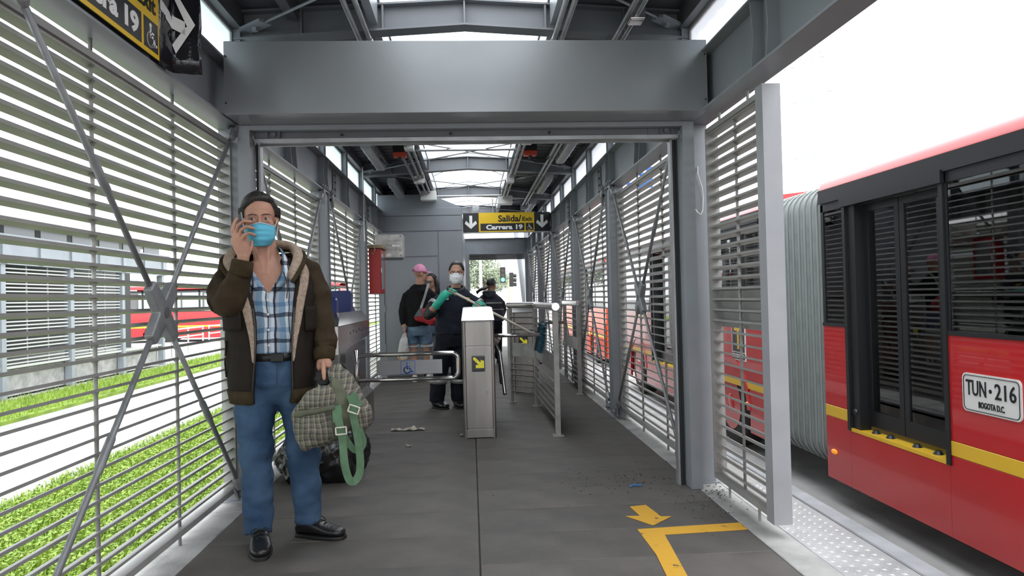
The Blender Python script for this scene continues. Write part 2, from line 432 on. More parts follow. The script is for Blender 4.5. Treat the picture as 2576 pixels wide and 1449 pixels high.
# ------------------------------------------------------------------ crossed wall braces
def make_hub(zc=1.16, zh=2.26, hy=1.06, th=.022):
    h = B(); ang = math.atan2(zh-zc, hy)
    for a in (ang, math.pi-ang, math.pi+ang, -ang):
        d = Vector((0, math.cos(a), math.sin(a))); e = Vector((0, -d.z, d.y))
        h.loft([[d*s_+e*w_*q+Vector((x_, 0, 0)) for q, x_ in ((-1, -th*h_), (1, -th*h_), (1, th*h_), (-1, th*h_))] for s_, w_, h_ in ((-.02, .042, 1), (.06, .040, 1), (.12, .036, .95), (.165, .030, .85))])
    h.tube([(-th, 0, 0), (th, 0, 0)], .055, 18)
    me = h.mesh('hub', RODM); o = bpy.data.objects.new('hub', me); COL.objects.link(o)
    m = o.modifiers.new('r', 'REMESH'); m.mode = 'VOXEL'; m.voxel_size = .006
    m = o.modifiers.new('s', 'SMOOTH'); m.factor = .5; m.iterations = 3
    bpy.context.view_layer.update()
    me2 = bpy.data.meshes.new_from_object(o.evaluated_get(bpy.context.evaluated_depsgraph_get())); me2.name = 'hub'
    me2.materials.clear(); me2.materials.append(RODM); me2.polygons.foreach_set('use_smooth', [True]*len(me2.polygons))
    bpy.data.objects.remove(o); return bpy.data.objects.new('hub', me2)
HUB = make_hub()
def cross_brace(X, side, yc, hy, label, zc=1.16, zl=.07, zh=2.26):
    t = thing('cross_brace', label, 'brace', (X, yc, 0), 'crossed wall braces')
    c = Vector((0, 0, zc))
    hub = HUB.copy(); th = .022
    # cast four-armed hub with a round boss
    COL.objects.link(hub); hub.name = 'hub'; hub.parent = t; hub.location = c
    for s_ in (-1, 1): B().tube([c+Vector(((th-.002)*s_, 0, 0)), c+Vector(((th+.004)*s_, 0, 0))], .024, 14).obj('hub_hole_disc', STEEL_D, t)  # dark disc stands in for the shaded hole at the hub centre
    for sy in (-1, 1):
        for zz in (zl, zh):
            e = Vector((0, hy*sy, zz)); d = (e-c).normalized()
            L = (e-c).length
            B().tube([c+d*.12, c+d*(L*.42), c+d*(L*.43), c+d*(L*.52), c+d*(L*.53), c+d*(L-.12)], [.0125, .0125, .017, .017, .0125, .0125], 8).obj('rod', RODM, t, smooth=True)
            f = B(); q = Vector((1, 0, 0)); n_ = d.cross(q)
            f.tube([e-d*.17, e-d*.15, e-d*.10, e-d*.08], [.016, .026, .03, .03], 8)
            for s_ in (-1, 1): f.obox(e-d*.035+q*.024*s_, d*.06, n_*.03, q*.007)
            f.tube([e-q*.045, e+q*.045], .016, 8)
            f.obox(e+Vector((0, sy*.035, 0)), Vector((0, .05, 0)), Vector((0, 0, .04)), q*.008)
            f.obj('clevis', RODM, t)
    return t
for k, yc in enumerate(COLY[1:-1]):
    m = yc+.1+PITCH/2
    if m < 10.5:
        cross_brace(-1.372, -1, m, 1.06, {2: 'big crossed steel brace with cast hub beside the phone man'}.get(k, {3: 'crossed steel brace beside the card reader cabinet', 4: 'crossed steel brace behind the blue card readers', 5: 'crossed steel brace below the red wall cabinet', 0: 'crossed steel brace in the bay before the exit sign', 1: 'crossed steel brace under the hanging exit sign'}.get(k, 'crossed steel brace by the booth')))
    if yc > 4:
        n_ = int(round((yc-P0)/PITCH))
        cross_brace(1.372, 1, m, 1.06, 'crossed steel brace on the bus side wall, %s bay past the sliding door frame' % ['first', 'second', 'third', 'fourth', 'fifth'][n_])
# ------------------------------------------------------------------ header, sliding door frame
hd = thing('trim_3', 'smooth grey sheet metal header box across the aisle', 'header', kind='structure')
h = B(); h.cbox(-1.335, 1.385, 3.98, 4.25, 2.237, 2.645, .003); h.obj('header_box', HEADM, hd)
for x in (-1.325, 1.372):
    for z in (2.30, 2.56): B().tube([(x, 3.982, z), (x, 3.972, z)], .005, 6).obj('screw', BLACK, hd)
dr = thing('door_1', 'grey steel sliding door frame with overhead track under the header', 'door frame', kind='structure')
for x0, x1 in ((-1.345, -1.275), (1.305, 1.375)):
    B().cbox(x0, x1, 4.22, 4.33, 0, 2.237, .004).obj('door_post', STEEL, dr)
B().cbox(-1.275, 1.305, 4.22, 4.27, 2.206, 2.237, .003).obj('lintel', STEEL, dr)
tk = B(); tk.box(-1.27, 1.30, 4.285, 4.30, 2.172, 2.235); tk.box(-1.27, 1.30, 4.30, 4.40, 2.215, 2.232)
tk.obj('track_back', STEEL_D, dr)
tk = B(); tk.box(-1.27, 1.30, 4.29, 4.42, 2.160, 2.171); tk.box(-1.27, 1.30, 4.405, 4.42, 2.150, 2.171); tk.box(-1.27, 1.30, 4.29, 4.302, 2.148, 2.160)
tk.obj('track_rail', GALV, dr)
for x in (-1.17, 1.20):
    g = B(); g.box(x-.09, x+.058, 4.278, 4.284, 2.172, 2.206); g.box(x-.02, x-.012, 4.262, 4.28, 2.172, 2.205); g.box(x+.05, x+.058, 4.262, 4.28, 2.172, 2.205); g.tube([(x+.02, 4.262, 2.19), (x+.02, 4.28, 2.19)], .015, 10)
    g.obj('roller_bracket', STEEL_D, dr)
for x0, x1 in ((-1.262, -1.25), (1.262, 1.274)):
    B().box(x0, x1, 4.34, 4.40, 0, 2.147).obj('guide_strip', GALV, dr)
for x0, x1 in ((-1.275, -1.264), (1.276, 1.288), (1.290, 1.303)):
    B().box(x0, x1, 4.335, 4.36, 0, 2.147).obj('rubber_seal', BLACK, dr)
for x in (-.75, -.1, .5): B().tube([(x, 4.27, 2.188), (x, 4.284, 2.188)], .008, 8).obj('bolt', BLACK, dr)
# loose wire on the column face beside the louvred leaf
tag(B().tube([(1.435, 4.343, 1.98), (1.43, 4.33, 1.93), (1.455, 4.33, 1.85), (1.462, 4.335, 1.78), (1.455, 4.33, 1.70), (1.44, 4.325, 1.675), (1.418, 4.325, 1.69), (1.405, 4.335, 1.72)], .0035, 5).obj('loose_cable', WHITEP), 'thin loose grey cable looping on the steel column by the louvred leaf', 'cable')
# ------------------------------------------------------------------ far end wall, booth
wb = thing('wall_back', 'grey steel lintel and rolled shutter over the far exit', 'wall', kind='structure')
B().box(-.12, 1.5, 16.88, 16.90, 2.24, 2.60).obj('lintel_web', STEEL, wb)
B().box(-.12, 1.5, 16.80, 16.98, 2.59, 2.605).obj('lintel_flange', STEEL, wb)
B().box(-.12, 1.5, 16.80, 16.98, 2.23, 2.245).obj('lintel_flange', STEEL, wb)
sh = B()
for i in range(5): sh.cbox(-.12, 1.4, 17.0, 17.04, 2.10+i*.028, 2.10+i*.028+.026, .006)
sh.obj('shutter', STEEL_D, wb)
B().box(1.30, 1.5, 16.75, 17.0, 0, 2.24).obj('jamb', STEEL, wb); B().box(-.12, -.02, 16.75, 17.0, 0, 2.24).obj('jamb', STEEL, wb)
BOOTH = mat('booth_panel_paint', (.225, .24, .265), .42, .1, .07, 2.0, .03, 200)
bt = thing('service_booth', 'tall grey sheet metal service booth with a flush door and sloped top corner', 'booth', (0, 0, 0))
B().prism([(-1.43, 0), (-.115, 0), (-.115, 2.62), (-.52, 2.80), (-.62, 2.83), (-1.43, 2.83)], 'y', 11.13, 16.7).obj('body', BOOTH, bt)
for (x0, x1, z0, z1) in ((-1.43, -.118, 2.50, 2.62), (-1.43, -.118, 2.26, 2.49), (-1.43, -.50, 1.865, 2.245), (-.49, -.118, .02, 2.245)):
    B().cbox(x0+.004, x1-.004, 11.115, 11.128, z0, z1, .003).obj('wall_panel', BOOTH, bt)
B().cbox(-1.43, -1.345, 11.10, 11.128, 0, 1.85, .003).obj('door_jamb', BOOTH, bt)
dd = B().cbox(-1.335, -.51, 11.112, 11.128, .03, 1.84, .003).obj('door', BOOTH, bt)
for z in (.45, 1.05, 1.62): B().tube([(-1.335, 11.108, z-.05), (-1.335, 11.108, z+.05)], .012, 8).obj('hinge', STEEL, dd)
# ------------------------------------------------------------------ ceiling services
LAMPH = mat('lamp_housing', (.42, .43, .44), .4); LAMPD = mat_mix('lamp_diffuser', 'gloss', (.72, .75, .76), .18, .25)
DIFF = mat('clear_ribbed_diffuser', (.50, .52, .53), .25, 0, .1, 30, trans=.25)
TUBE = mat('fluorescent_tube_off', (.8, .8, .8), .3)
def lamp(x, y, label, L=1.25, z=2.80):
    t = thing('tube_light', label, 'lamp', (x, y, z), 'fluorescent battens under the roof')
    B().prism([(-.05, .06), (.05, .06), (.06, .02), (-.06, .02)], 'y', 0, L).obj('housing', LAMPH, t)
    B().prism([(-.062, .02), (.062, .02), (.052, -.03), (.035, -.045), (-.035, -.045), (-.052, -.03)], 'y', -.01, L+.01).obj('diffuser', DIFF, t)
    for q in (.3, .62, .94):
        B().box(.06, .068, q, q+.03, -.03, .04).obj('clip', GALV, t); B().box(-.068, -.06, q, q+.03, -.03, .04).obj('clip', GALV, t)
    for q in (.25, L-.25): B().tube([(0, q, .06), (0, q, .18)], .006, 5).obj('hanger', GALV, t)
    return t
lamp(-1.05, 7.35, 'fluorescent batten lamp above the lawn side, nearer the door header')
lamp(-1.05, 9.75, 'fluorescent batten lamp above the lawn side, hanging by the booth top')
lamp(1.09, 7.0, 'fluorescent batten lamp on the bus side, nearer the door header', 1.3)
lamp(1.09, 9.5, 'fluorescent batten lamp on the bus side, second past the header')
lamp(1.09, 11.95, 'fluorescent batten lamp on the bus side, just above the exit sign')
lamp(.12, 12.6, 'fluorescent batten lamp under the skylight behind the exit sign', 1.2, 2.78)
def conduit(x, z, y0, y1, label, r=.016):
    t = thing('conduit', label, 'pipe', (x, 0, z), 'electrical conduits under the roof')
    B().tube([(0, y0, 0), (0, y1, 0)], r, 8).obj('pipe', GALV, t, smooth=True)
    yy = y0+.6
    while yy < y1:
        c = B(); c.tube([(0, yy-.02, 0), (0, yy+.02, 0)], r+.006, 8); c.obj('coupling', GALV, t); yy += 1.22
    yy = y0+.9
    while yy < y1-.3:
        B().tube([(0, yy, r), (0, yy, .14)], .004, 5).obj('hanger', GALV, t); yy += 2.45
    return t
conduit(-.655, 2.815, -1, 11.0, 'galvanised conduit on the lawn side of the skylight, outer of the pair')
conduit(-.60, 2.835, -1, 11.0, 'galvanised conduit on the lawn side of the skylight, inner of the pair')
conduit(-.73, 2.80, 7.9, 11.0, 'short galvanised conduit dropping from the red sensor box to the booth')
conduit(.565, 2.825, -1, 11.6, 'galvanised conduit on the bus side of the skylight, inner of the pair')
conduit(.615, 2.825, -1, 11.6, 'galvanised conduit on the bus side of the skylight, next to the junction box')
conduit(.935, 2.79, -1, 12.6, 'long shiny conduit beside the bus side lamps, inner one', .015)
conduit(.985, 2.79, -1, 12.6, 'long shiny conduit beside the bus side lamps, outer one', .015)
def jbox(x, y, z, label, m=GALV, s=(.05, .06, .05), r=0):
    t = thing('junction_box', label, 'junction box', (x, y, z), 'junction boxes on the conduits', rz=r)
    B().cbox(-s[0], s[0], -s[1], s[1], -s[2], s[2], .004).obj('body', m, t)
    B().cbox(-s[0]*.9, s[0]*.9, -s[1]*.9, s[1]*.9, -s[2]-.006, -s[2], .002).obj('cover', m, t)
    return t
jbox(.985, 4.0, 2.80, 'shiny cube junction box above the header on the bus side', INOXP, (.042, .05, .042))
jbox(-.62, 7.55, 2.83, 'grey junction box on the lawn side conduits above the opening', WHITEP)
jbox(-.66, 9.6, 2.81, 'tilted pale junction box on the lawn side conduits', WHITEP, r=.6)
jbox(.62, 7.3, 2.83, 'grey junction box on the bus side conduits above the opening', WHITEP)
jbox(.57, 9.6, 2.80, 'pale junction box with yellow lid on the bus side conduits', WHITEP)
jbox(.96, 12.4, 2.78, 'small silver junction box ending the long conduits', GALV)
jbox(-.62, 11.02, 2.79, 'white junction box where the conduits end over the booth', WHITEP, (.12, .08, .07))
jbox(.60, 11.7, 2.80, 'white junction box where the bus side conduits end', WHITEP, (.12, .08, .07))
RED = mat('sensor_red', (.55, .06, .03), .4)
for x, l in ((-.75, 'black and red emergency light box hanging on the lawn side of the roof'), (.70, 'black and red emergency light box hanging on the bus side of the roof')):
    t = thing('emergency_light', l, 'light box', (x, 7.9, 2.825), 'emergency light boxes')
    B().cbox(-.075, .075, -.05, .05, -.0, .075, .006).obj('case', BLACK, t); B().cbox(-.072, .072, -.052, .048, -.055, 0, .006).obj('red_base', RED, t)
    B().tube([(0, 0, .075), (0, 0, .2)], .006, 5).obj('hanger', GALV, t)
    B().tube([(.0, -.02, -.05), (.0, -.02, -.09)], .02, 8).obj('plug', BLACK, t)
    sg = -1 if x < 0 else 1
    tag(B().tube([(x, 7.88, 2.735), (x+.06*sg, 7.9, 2.70), (x+.16*sg, 7.95, 2.70), (x+.25*sg, 8.0, 2.80), (x+.27*sg, 8.0, 2.84)], .006, 5).obj('power_cable', BLACK), 'black power cable from the emergency light to the lamp on the %s side' % ('lawn' if sg < 0 else 'bus'), 'cable')
for yq, l in ((7.95, 'transverse pipe across the skylight between the two emergency lights'), (11.55, 'transverse pipe across the skylight over the booth')):
    tag(B().tube([(-.62, yq, 2.86), (.62, yq, 2.86)], .016, 8).obj('cross_pipe', GALV), l, 'pipe')
# ------------------------------------------------------------------ ground outside
ASPH = mat('pale_road_concrete', (.36, .36, .355), .85, 0, .2, 2.0, .2, 60)
ground = thing('ground', 'pale concrete road surface around the station', 'ground', kind='structure')
B().box(-120, 140, -30, 220, -.9, -.64).obj('road_bed', ASPH, ground)
GR = mat('lawn_soil', (.13, .20, .03), .9, 0, .5, 3.0, .4, 20, col2=(.26, .38, .05))
lawn = thing('lawn_bed', 'green lawn verge between the station and the side road', 'lawn', kind='structure')
B().box(-4.25, -2.25, -8, 60, -.64, -.60).obj('verge', GR, lawn)
lawn2 = thing('lawn_bed', 'green lawn verge below the station across the side road', 'lawn', kind='structure')
B().box(-9.0, -7.4, -8, 60, -.64, -.58).obj('verge', GR, lawn2)
GRAV = mat('gravel', (.30, .27, .24), .9, 0, .6, 40, .8, 60)
B().box(-2.25, -1.66, -8, 30, -.64, -.615).obj('gravel_strip', GRAV, lawn)
def grass(x0, x1, y0, y1, n, zg, hs, name, label, m, leafy=0.0):
    b = B()
    for i in range(n):
        x = random.uniform(x0, x1); y = y0+(y1-y0)*random.random()**1.6; a = random.uniform(0, 6.28); h = random.uniform(.5, 1)*hs
        if random.random() < leafy:
            w = random.uniform(.012, .032); d = Vector((math.cos(a), math.sin(a), 0)); e = Vector((-d.y, d.x, 0)); p = Vector((x, y, zg+random.uniform(.01, h)))
            l = w*random.uniform(1.3, 2.2); tz = Vector((0, 0, random.uniform(-.01, .03)))
            b.add([p, p+d*l*.5+e*w*.5, p+d*l+tz, p+d*l*.5-e*w*.5], [(0, 1, 2, 3)])
        else:
            w = .006+.006*random.random(); d = Vector((math.cos(a), math.sin(a), 0)); q = Vector((random.uniform(-.4, .4)*h, random.uniform(-.4, .4)*h, h)); p = Vector((x, y, zg))
            b.add([p-d*w, p+d*w, p+q], [(0, 1, 2)])
    o = b.obj(name, m); tag(o, label, 'grass', kind='stuff'); return o
LEAF = mat('leaf_green', (.17, .29, .03), .55, 0, .5, 4, col2=(.32, .44, .06))
grass(-4.3, -2.4, 2.2, 16, 60000, -.60, .09, 'lawn_grass', 'bright green grass and broad weeds on the verge beside the station', LEAF, .45)
grass(-9.0, -7.4, 6, 33, 12000, -.58, .12, 'lawn_grass', 'strip of green grass below the station across the road', LEAF, .1)
grass(-2.2, -1.7, 2.2, 12, 2500, -.615, .12, 'kerb_weeds', 'sparse weeds growing in the gravel along the kerb', LEAF, .3)
bpy.data.objects.remove(HUB)
# ------------------------------------------------------------------ signs
SYEL = mat('sign_yellow', (.80, .52, .01), .45); SBLK = mat('sign_black', (.012, .013, .015), .3); SWHT = mat('sign_white', (.85, .85, .83), .5)
def wheelchair(parent, o, ux, uy, s, m, name='wheelchair_symbol'):
    """flat pictogram of a seated figure on a wheel, drawn as thin strips on a surface"""
    o = Vector(o); ux = Vector(ux).normalized(); uy = Vector(uy).normalized(); n = ux.cross(uy)
    P = lambda x, y: o+ux*x*s+uy*y*s+n*.003
    b = B(); t = n*.0015
    def strip(pts, w):
        for (x0, y0), (x1, y1) in zip(pts[:-1], pts[1:]):
            a, c = P(x0, y0), P(x1, y1); d = (c-a); L = d.length
            if L < 1e-6: continue
            d.normalize(); e = n.cross(d)
            b.obox((a+c)/2, d*(L/2+w*s*.4), e*w*s/2, t)
    def disc(x, y, r, k=14):
        c = P(x, y); ring = [c+(ux*math.cos(2*math.pi*i/k)+uy*math.sin(2*math.pi*i/k))*r*s for i in range(k)]
        b.loft([[p-t for p in ring], [p+t for p in ring]])
    disc(.40, .86, .09)
    strip([(.41, .72), (.43, .42), (.68, .42), (.80, .14), (.92, .18)], .10)
    strip([(.42, .58), (.66, .58)], .08)
    strip([(.42+.27*math.cos(a), .30+.27*math.sin(a)) for a in [math.radians(110+i*18) for i in range(14)]], .085)
    return b.obj(name, m, parent)
def arrow_poly(o, ux, uy, w, h, ang, parent, m, name='arrow'):
    """arrow with a stem and two swept barbs, pointing along ang (degrees, 0 = ux)"""
    o = Vector(o); ux = Vector(ux).normalized(); uy = Vector(uy).normalized(); n = ux.cross(uy)
    ca, sa = math.cos(math.radians(ang)), math.sin(math.radians(ang))
    pts = [(-.5, -.11), (-.5, .11), (.12, .11), (-.12, .36), (.10, .46), (.5, 0), (.10, -.46), (-.12, -.36), (.12, -.11)]
    out = []
    for (x, y) in pts: out.append(o+ux*(x*ca-y*sa)*w+uy*(x*sa+y*ca)*h+n*.003)
    k = len(out); b = B()
    b.add([p-n*.001 for p in out]+[p+n*.001 for p in out], [tuple(range(k)), tuple(range(2*k-1, k-1, -1))]+[(i, k+i, k+(i+1) % k, (i+1) % k) for i in range(k)])
    return b.obj(name, m, parent)
def exit_sign(t, o, ux, uy, W, H, f0, f1, arrows=True):
    """o lower-left of the yellow field start; f0,f1 = fraction of the black end fields"""
    o = Vector(o); ux = Vector(ux); uy = Vector(uy); n = ux.cross(uy)
    def pane(x0, x1, y0, y1, name, m, d):
        c = o+ux*(x0+x1)/2+uy*(y0+y1)/2+n*d
        B().obox(c, ux*(x1-x0)/2, uy*(y1-y0)/2, n*.0015).obj(name, m, t)
    x0, x1 = W*f0, W*f1
    pane(x0, x1, 0, H, 'yellow_field', SYEL, .002)
    yw = x1-x0
    pane(x0+yw*.03, x0+yw*.82, H*.06, H*.44, 'street_field', SBLK, .0035)
    pane(x0+yw*.845, x0+yw*.985, H*.06, H*.44, 'pictogram_field', SBLK, .0035)
    place_text('Salida/', t, SBLK, o+ux*(x0+yw*.35)+uy*H*.52+n*.002, ux, uy, yw*.42, H*.34, bold=.0028)
    place_text('Exit', t, SBLK, o+ux*(x0+yw*.785)+uy*H*.545+n*.002, ux, uy, yw*.18, H*.22, bold=.0028)
    place_text('Carrera 19', t, SWHT, o+ux*(x0+yw*.13)+uy*H*.115+n*.003, ux, uy, yw*.66, H*.26, bold=.0045)
    wheelchair(t, o+ux*(x0+yw*.86)+uy*H*.09+n*.003, ux, uy, min(yw*.12, H*.32), SWHT)
    return x0, x1
t = thing('exit_sign', 'hanging yellow and black exit sign with two down arrows, beside the booth', 'sign', (-.105, 11.74, 2.28))
W_, H_ = 1.455, .32
B().cbox(0, W_, 0, .08, 0, H_, .003).obj('case', SBLK, t)
B().box(0, W_, .0, .08, -.014, 0).obj('bottom_edge', GALV, t)
exit_sign(t, (0, 0, 0), (1, 0, 0), (0, 0, 1), W_, H_, .18, .815)
for x in (.09, .905): arrow_poly((W_*x, 0, H_*.52), (1, 0, 0), (0, 0, 1), .22, .22, -90, t, SWHT)
for x in (.5, 1.1): B().tube([(x, .04, H_), (x, .04, .56)], .008, 6).obj('hanger', GALV, t)
t = thing('exit_sign', 'yellow and black exit sign fixed along the lawn side beam with a right arrow flap', 'sign', (-1.342, 0, 2.262))
B().cbox(-.012, 0, 2.0, 3.17, 0, .335, .002).obj('case', SBLK, t)
exit_sign(t, (0, 2.0, 0), (0, 1, 0), (0, 0, 1), 1.17, .335, .20, 1.0)
fl = B(); pr = [Vector((.0, 3.172, 0)), Vector((.008, 3.30, 0)), Vector((.125, 3.335, 0))]
FLAP = mat('black_glossy_film', (.014, .014, .018), .12, 0, 0, 1, .5, 9)
N = 14
vs = []; fs = []
for i in range(N+1):
    q = i/N*2; p = pr[0].lerp(pr[1], q) if q < 1 else pr[1].lerp(pr[2], q-1)
    w = .006*math.sin(i*1.7)
    for j in range(7):
        z = -.012+.45*j/6; vs.append((p.x+.004*math.sin(j*1.9+i), p.y+w*(.3+.7*abs(j-3)/3)*.5, z))
for i in range(N):
    for j in range(6): fs.append((i*7+j, (i+1)*7+j, (i+1)*7+j+1, i*7+j+1))
flo = fl.add(vs, fs).obj('arrow_flap', FLAP, t, smooth=True)
md = flo.modifiers.new('thick', 'SOLIDIFY'); md.thickness = .003
# arrow printed on the flap: tail on the beam part, head on the outward part
def flp(u, v):
    p = pr[0].lerp(pr[1], u) if u < 1 else pr[1].lerp(pr[2], u-1)
    return Vector((p.x+.006*(1 if u < 1 else .3), p.y-.008, v))
ab = B()
def fpoly(pts):
    k = len(pts); a = [flp(*p) for p in pts]; ab.add(a, [tuple(range(k))])
fpoly([(.12, .285), (.12, .235), (1.0, .190), (1.0, .25)]); fpoly([(1.0, .25), (1.0, .19), (1.45, .165), (1.45, .225)])
fpoly([(.98, .345), (1.08, .375), (1.80, .215), (1.55, .195)]); fpoly([(1.80, .215), (1.12, .075), (1.0, .115), (1.45, .20)])
ab.obj('arrow', SWHT, t)
# ------------------------------------------------------------------ turnstiles
LED = mat('led_yellow', (.6, .55, .04), .5, emit=(.80, .72, .03, .16))
def led_arrow(parent, o, ux, uy, s, flip=False, m=LED):
    o = Vector(o); ux = Vector(ux); uy = Vector(uy); n = ux.cross(uy); b = B(); G = 13
    for i in range(G):
        for j in range(G):
            x, y = i, G-1-j      # j = 0 top row
            on = (abs(i-j) <= 2 and i < 10 and j < 10) or (i >= 9 and j >= 3) or (j >= 9 and i >= 3)
            on = on and not (i >= 9 and j < 4 and i-j > 6)
            if not on: continue
            xx = (G-1-i) if flip else i
            c = o+ux*((xx+.5)/G*s)+uy*((y+.5)/G*s)+n*.002; q = s/G*.40
            b.add([c-ux*q-uy*q, c+ux*q-uy*q, c+ux*q+uy*q, c-ux*q+uy*q], [(0, 1, 2, 3)])
    return tag(b.obj('led_arrow', m, parent), 'yellow lit dot arrow', kind='stuff')
BRIGHT = mat('turnstile_lid_steel', (.62, .62, .62), .22, .85, .06, 4)
def turnstile(label, loc, arms=True, grp='turnstiles'):
    t = thing('turnstile', label, 'turnstile', loc, grp)
    w = .275; D = 1.08
    B().box(.018, w-.018, .012, D-.012, .03, .995).obj('body', INOX, t)
    for x in (.0, w-.036):
        for y in (0, D-.036):
            b = B(); k = 6
            cx = .018+x; cy = .018+y
            b.tube([(cx, cy, 0), (cx, cy, .99)], .018, 10); auto_smooth(b.obj('corner_post', INOX, t), 50)
    B().cbox(.03, w-.03, .002, .012, .785, .985, .002).obj('upper_panel', INOX, t)
    dp = B().cbox(.03, w-.03, .001, .012, .085, .775, .002).obj('door_panel', INOX, t)
    B().tube([(w-.07, -.004, .39), (w-.07, .01, .39)], .010, 10).obj('lock', INOXP, dp)
    B().cbox(.02, w-.02, .003, .012, .005, .075, .002).obj('plinth', INOX, t)
    di = B().cbox(.078, .190, -.006, .004, .565, .70, .006).obj('display', SBLK, t)
    led_arrow(di, (.09, -.0065, .595), (1, 0, 0), (0, 0, 1), .092)
    # bevelled lid
    l = B(); l.loft([[(0, 0, .992), (w, 0, .992), (w, D, .992), (0, D, .992)], [(-.002, -.004, 1.0), (w+.002, -.004, 1.0), (w+.002, D+.004, 1.0), (-.002, D+.004, 1.0)],
                     [(.002, .02, 1.03), (w-.002, .02, 1.03), (w-.002, D-.02, 1.03), (.002, D-.02, 1.03)], [(.012, .15, 1.105), (w-.012, .15, 1.105), (w-.012, D-.15, 1.105), (.012, D-.15, 1.105)]])
    l.obj('lid', BRIGHT, t)
    if arms:
        hb = B(); hb.tube([(w, .50, .80), (w+.05, .50, .77)], [.07, .055], 14); h = auto_smooth(hb.obj('rotor', INOXP, t))
        for p in ([(w+.02, .45, .84), (w+.06, .43, .842), (w+.43, .41, .845)], [(w+.03, .46, .74), (w+.06, .42, .68), (w+.085, .16, .36), (w+.085, .15, .345)], [(w+.03, .54, .74), (w+.06, .60, .68), (w+.085, .86, .36)]):
            B().tube(p, .018, 10).obj('arm', INOXP, t, smooth=True)
    return t
turnstile('stainless turnstile post with a yellow lit arrow, standing in the middle of the aisle', (-.085, 6.02, 0))
turnstile('stainless turnstile standing behind the slatted barrier fence', (.50, 8.75, 0))
# ------------------------------------------------------------------ swing gate
t = thing('swing_gate', 'chrome tube swing gate with a blue wheelchair plate', 'gate', (-.965, 5.97, 0))
B().tube([(0, 0, .36), (0, 0, .78)], .022, 12).obj('pivot', INOXP, t, smooth=True)
R_ = .055
loop = [(.0, 0, .735), (.79, 0, .735)]
for i in range(1, 7): a = math.radians(90-i*15); loop.append((.79+R_*math.cos(a), 0, .68+R_*math.sin(a)))
loop += [(.845, 0, .58)]
for i in range(1, 7): a = math.radians(-i*15); loop.append((.79+R_*math.cos(a), 0, .58+R_*math.sin(a)))
loop += [(.0, 0, .525)]
B().tube(loop, .018, 12).obj('tube_loop', INOXP, t, smooth=True)
pl = B().cbox(.17, .71, -.008, .004, .565, .685, .003).obj('plate', mat('satin_plate', (.25, .25, .26), .35, .8, .1, 5), t)
BLUE = mat('icon_blue', (.03, .11, .42), .5)
fr = B()
for a in ((.365, .485, .570, .574), (.365, .485, .676, .680), (.365, .369, .570, .680), (.481, .485, .570, .680)): fr.box(a[0], a[1], -.0105, -.0085, a[2], a[3])
tag(fr.obj('icon_border', BLUE, pl), 'blue square border', kind='stuff')
wheelchair(pl, (.377, -.0085, .574), (1, 0, 0), (0, 0, 1), .098, BLUE)
for x in (.24, .62):
    for z0, z1 in ((.685, .735), (.525, .565)): B().box(x-.012, x+.012, -.004, .004, z0, z1).obj('plate_tab', INOX, t)
# ------------------------------------------------------------------ fare cabinet with two card readers
RD = mat('reader_blue', (.02, .03, .12), .35, 0, .1, 5)
t = thing('fare_cabinet', 'polished steel fare cabinet on a pedestal beside the swing gate', 'cabinet', (0, 0, 0))
u = B(); u.loft([[(-1.33, 5.37, .79), (-1.0, 5.37, .79), (-1.0, 6.98, .86), (-1.33, 6.98, .86)], [(-1.33, 5.37, 1.0), (-1.0, 5.37, 1.0), (-1.0, 6.98, 1.0), (-1.33, 6.98, 1.0)]])
u.obj('upper_case', INOXP, t)
u = B(); u.loft([[(-1.332, 5.366, 1.003), (-.997, 5.366, 1.003), (-.997, 6.984, 1.003), (-1.332, 6.984, 1.003)], [(-1.30, 5.62, 1.10), (-1.03, 5.62, 1.10), (-1.03, 6.72, 1.10), (-1.30, 6.72, 1.10)]])
u.obj('lid', INOXP, t)
B().box(-1.26, -1.035, 5.86, 6.95, .30, .82).obj('pedestal', INOXP, t)
u = B(); u.loft([[(-1.30, 5.86, 0), (-.99, 5.86, 0), (-.99, 7.13, 0), (-1.30, 7.13, 0)], [(-1.30, 5.86, .30), (-.99, 5.86, .30), (-.99, 7.13, .30), (-1.30, 7.13, .30)], [(-1.26, 5.9, .36), (-1.03, 5.9, .36), (-1.03, 7.0, .36), (-1.26, 7.0, .36)]])
u.obj('plinth', INOX, t)
sl = B()
for i in range(7): sl.box(-1.0005, -.998, 5.9+i*.15, 5.915+i*.15, .915+(i % 2)*.012, .935+(i % 2)*.012)
tag(sl.obj('slots', BLACK, t), 'row of small black slots', kind='stuff')
ld = B().cbox(-1.17, -1.08, 5.362, 5.369, .63, .73, .003).obj('display', SBLK, t)
led_arrow(ld, (-1.165, 5.361, .64), (1, 0, 0), (0, 0, 1), .08)
LCD = mat('lcd_green', (.05, .16, .05), .3, emit=(.08, .35, .10, .12))
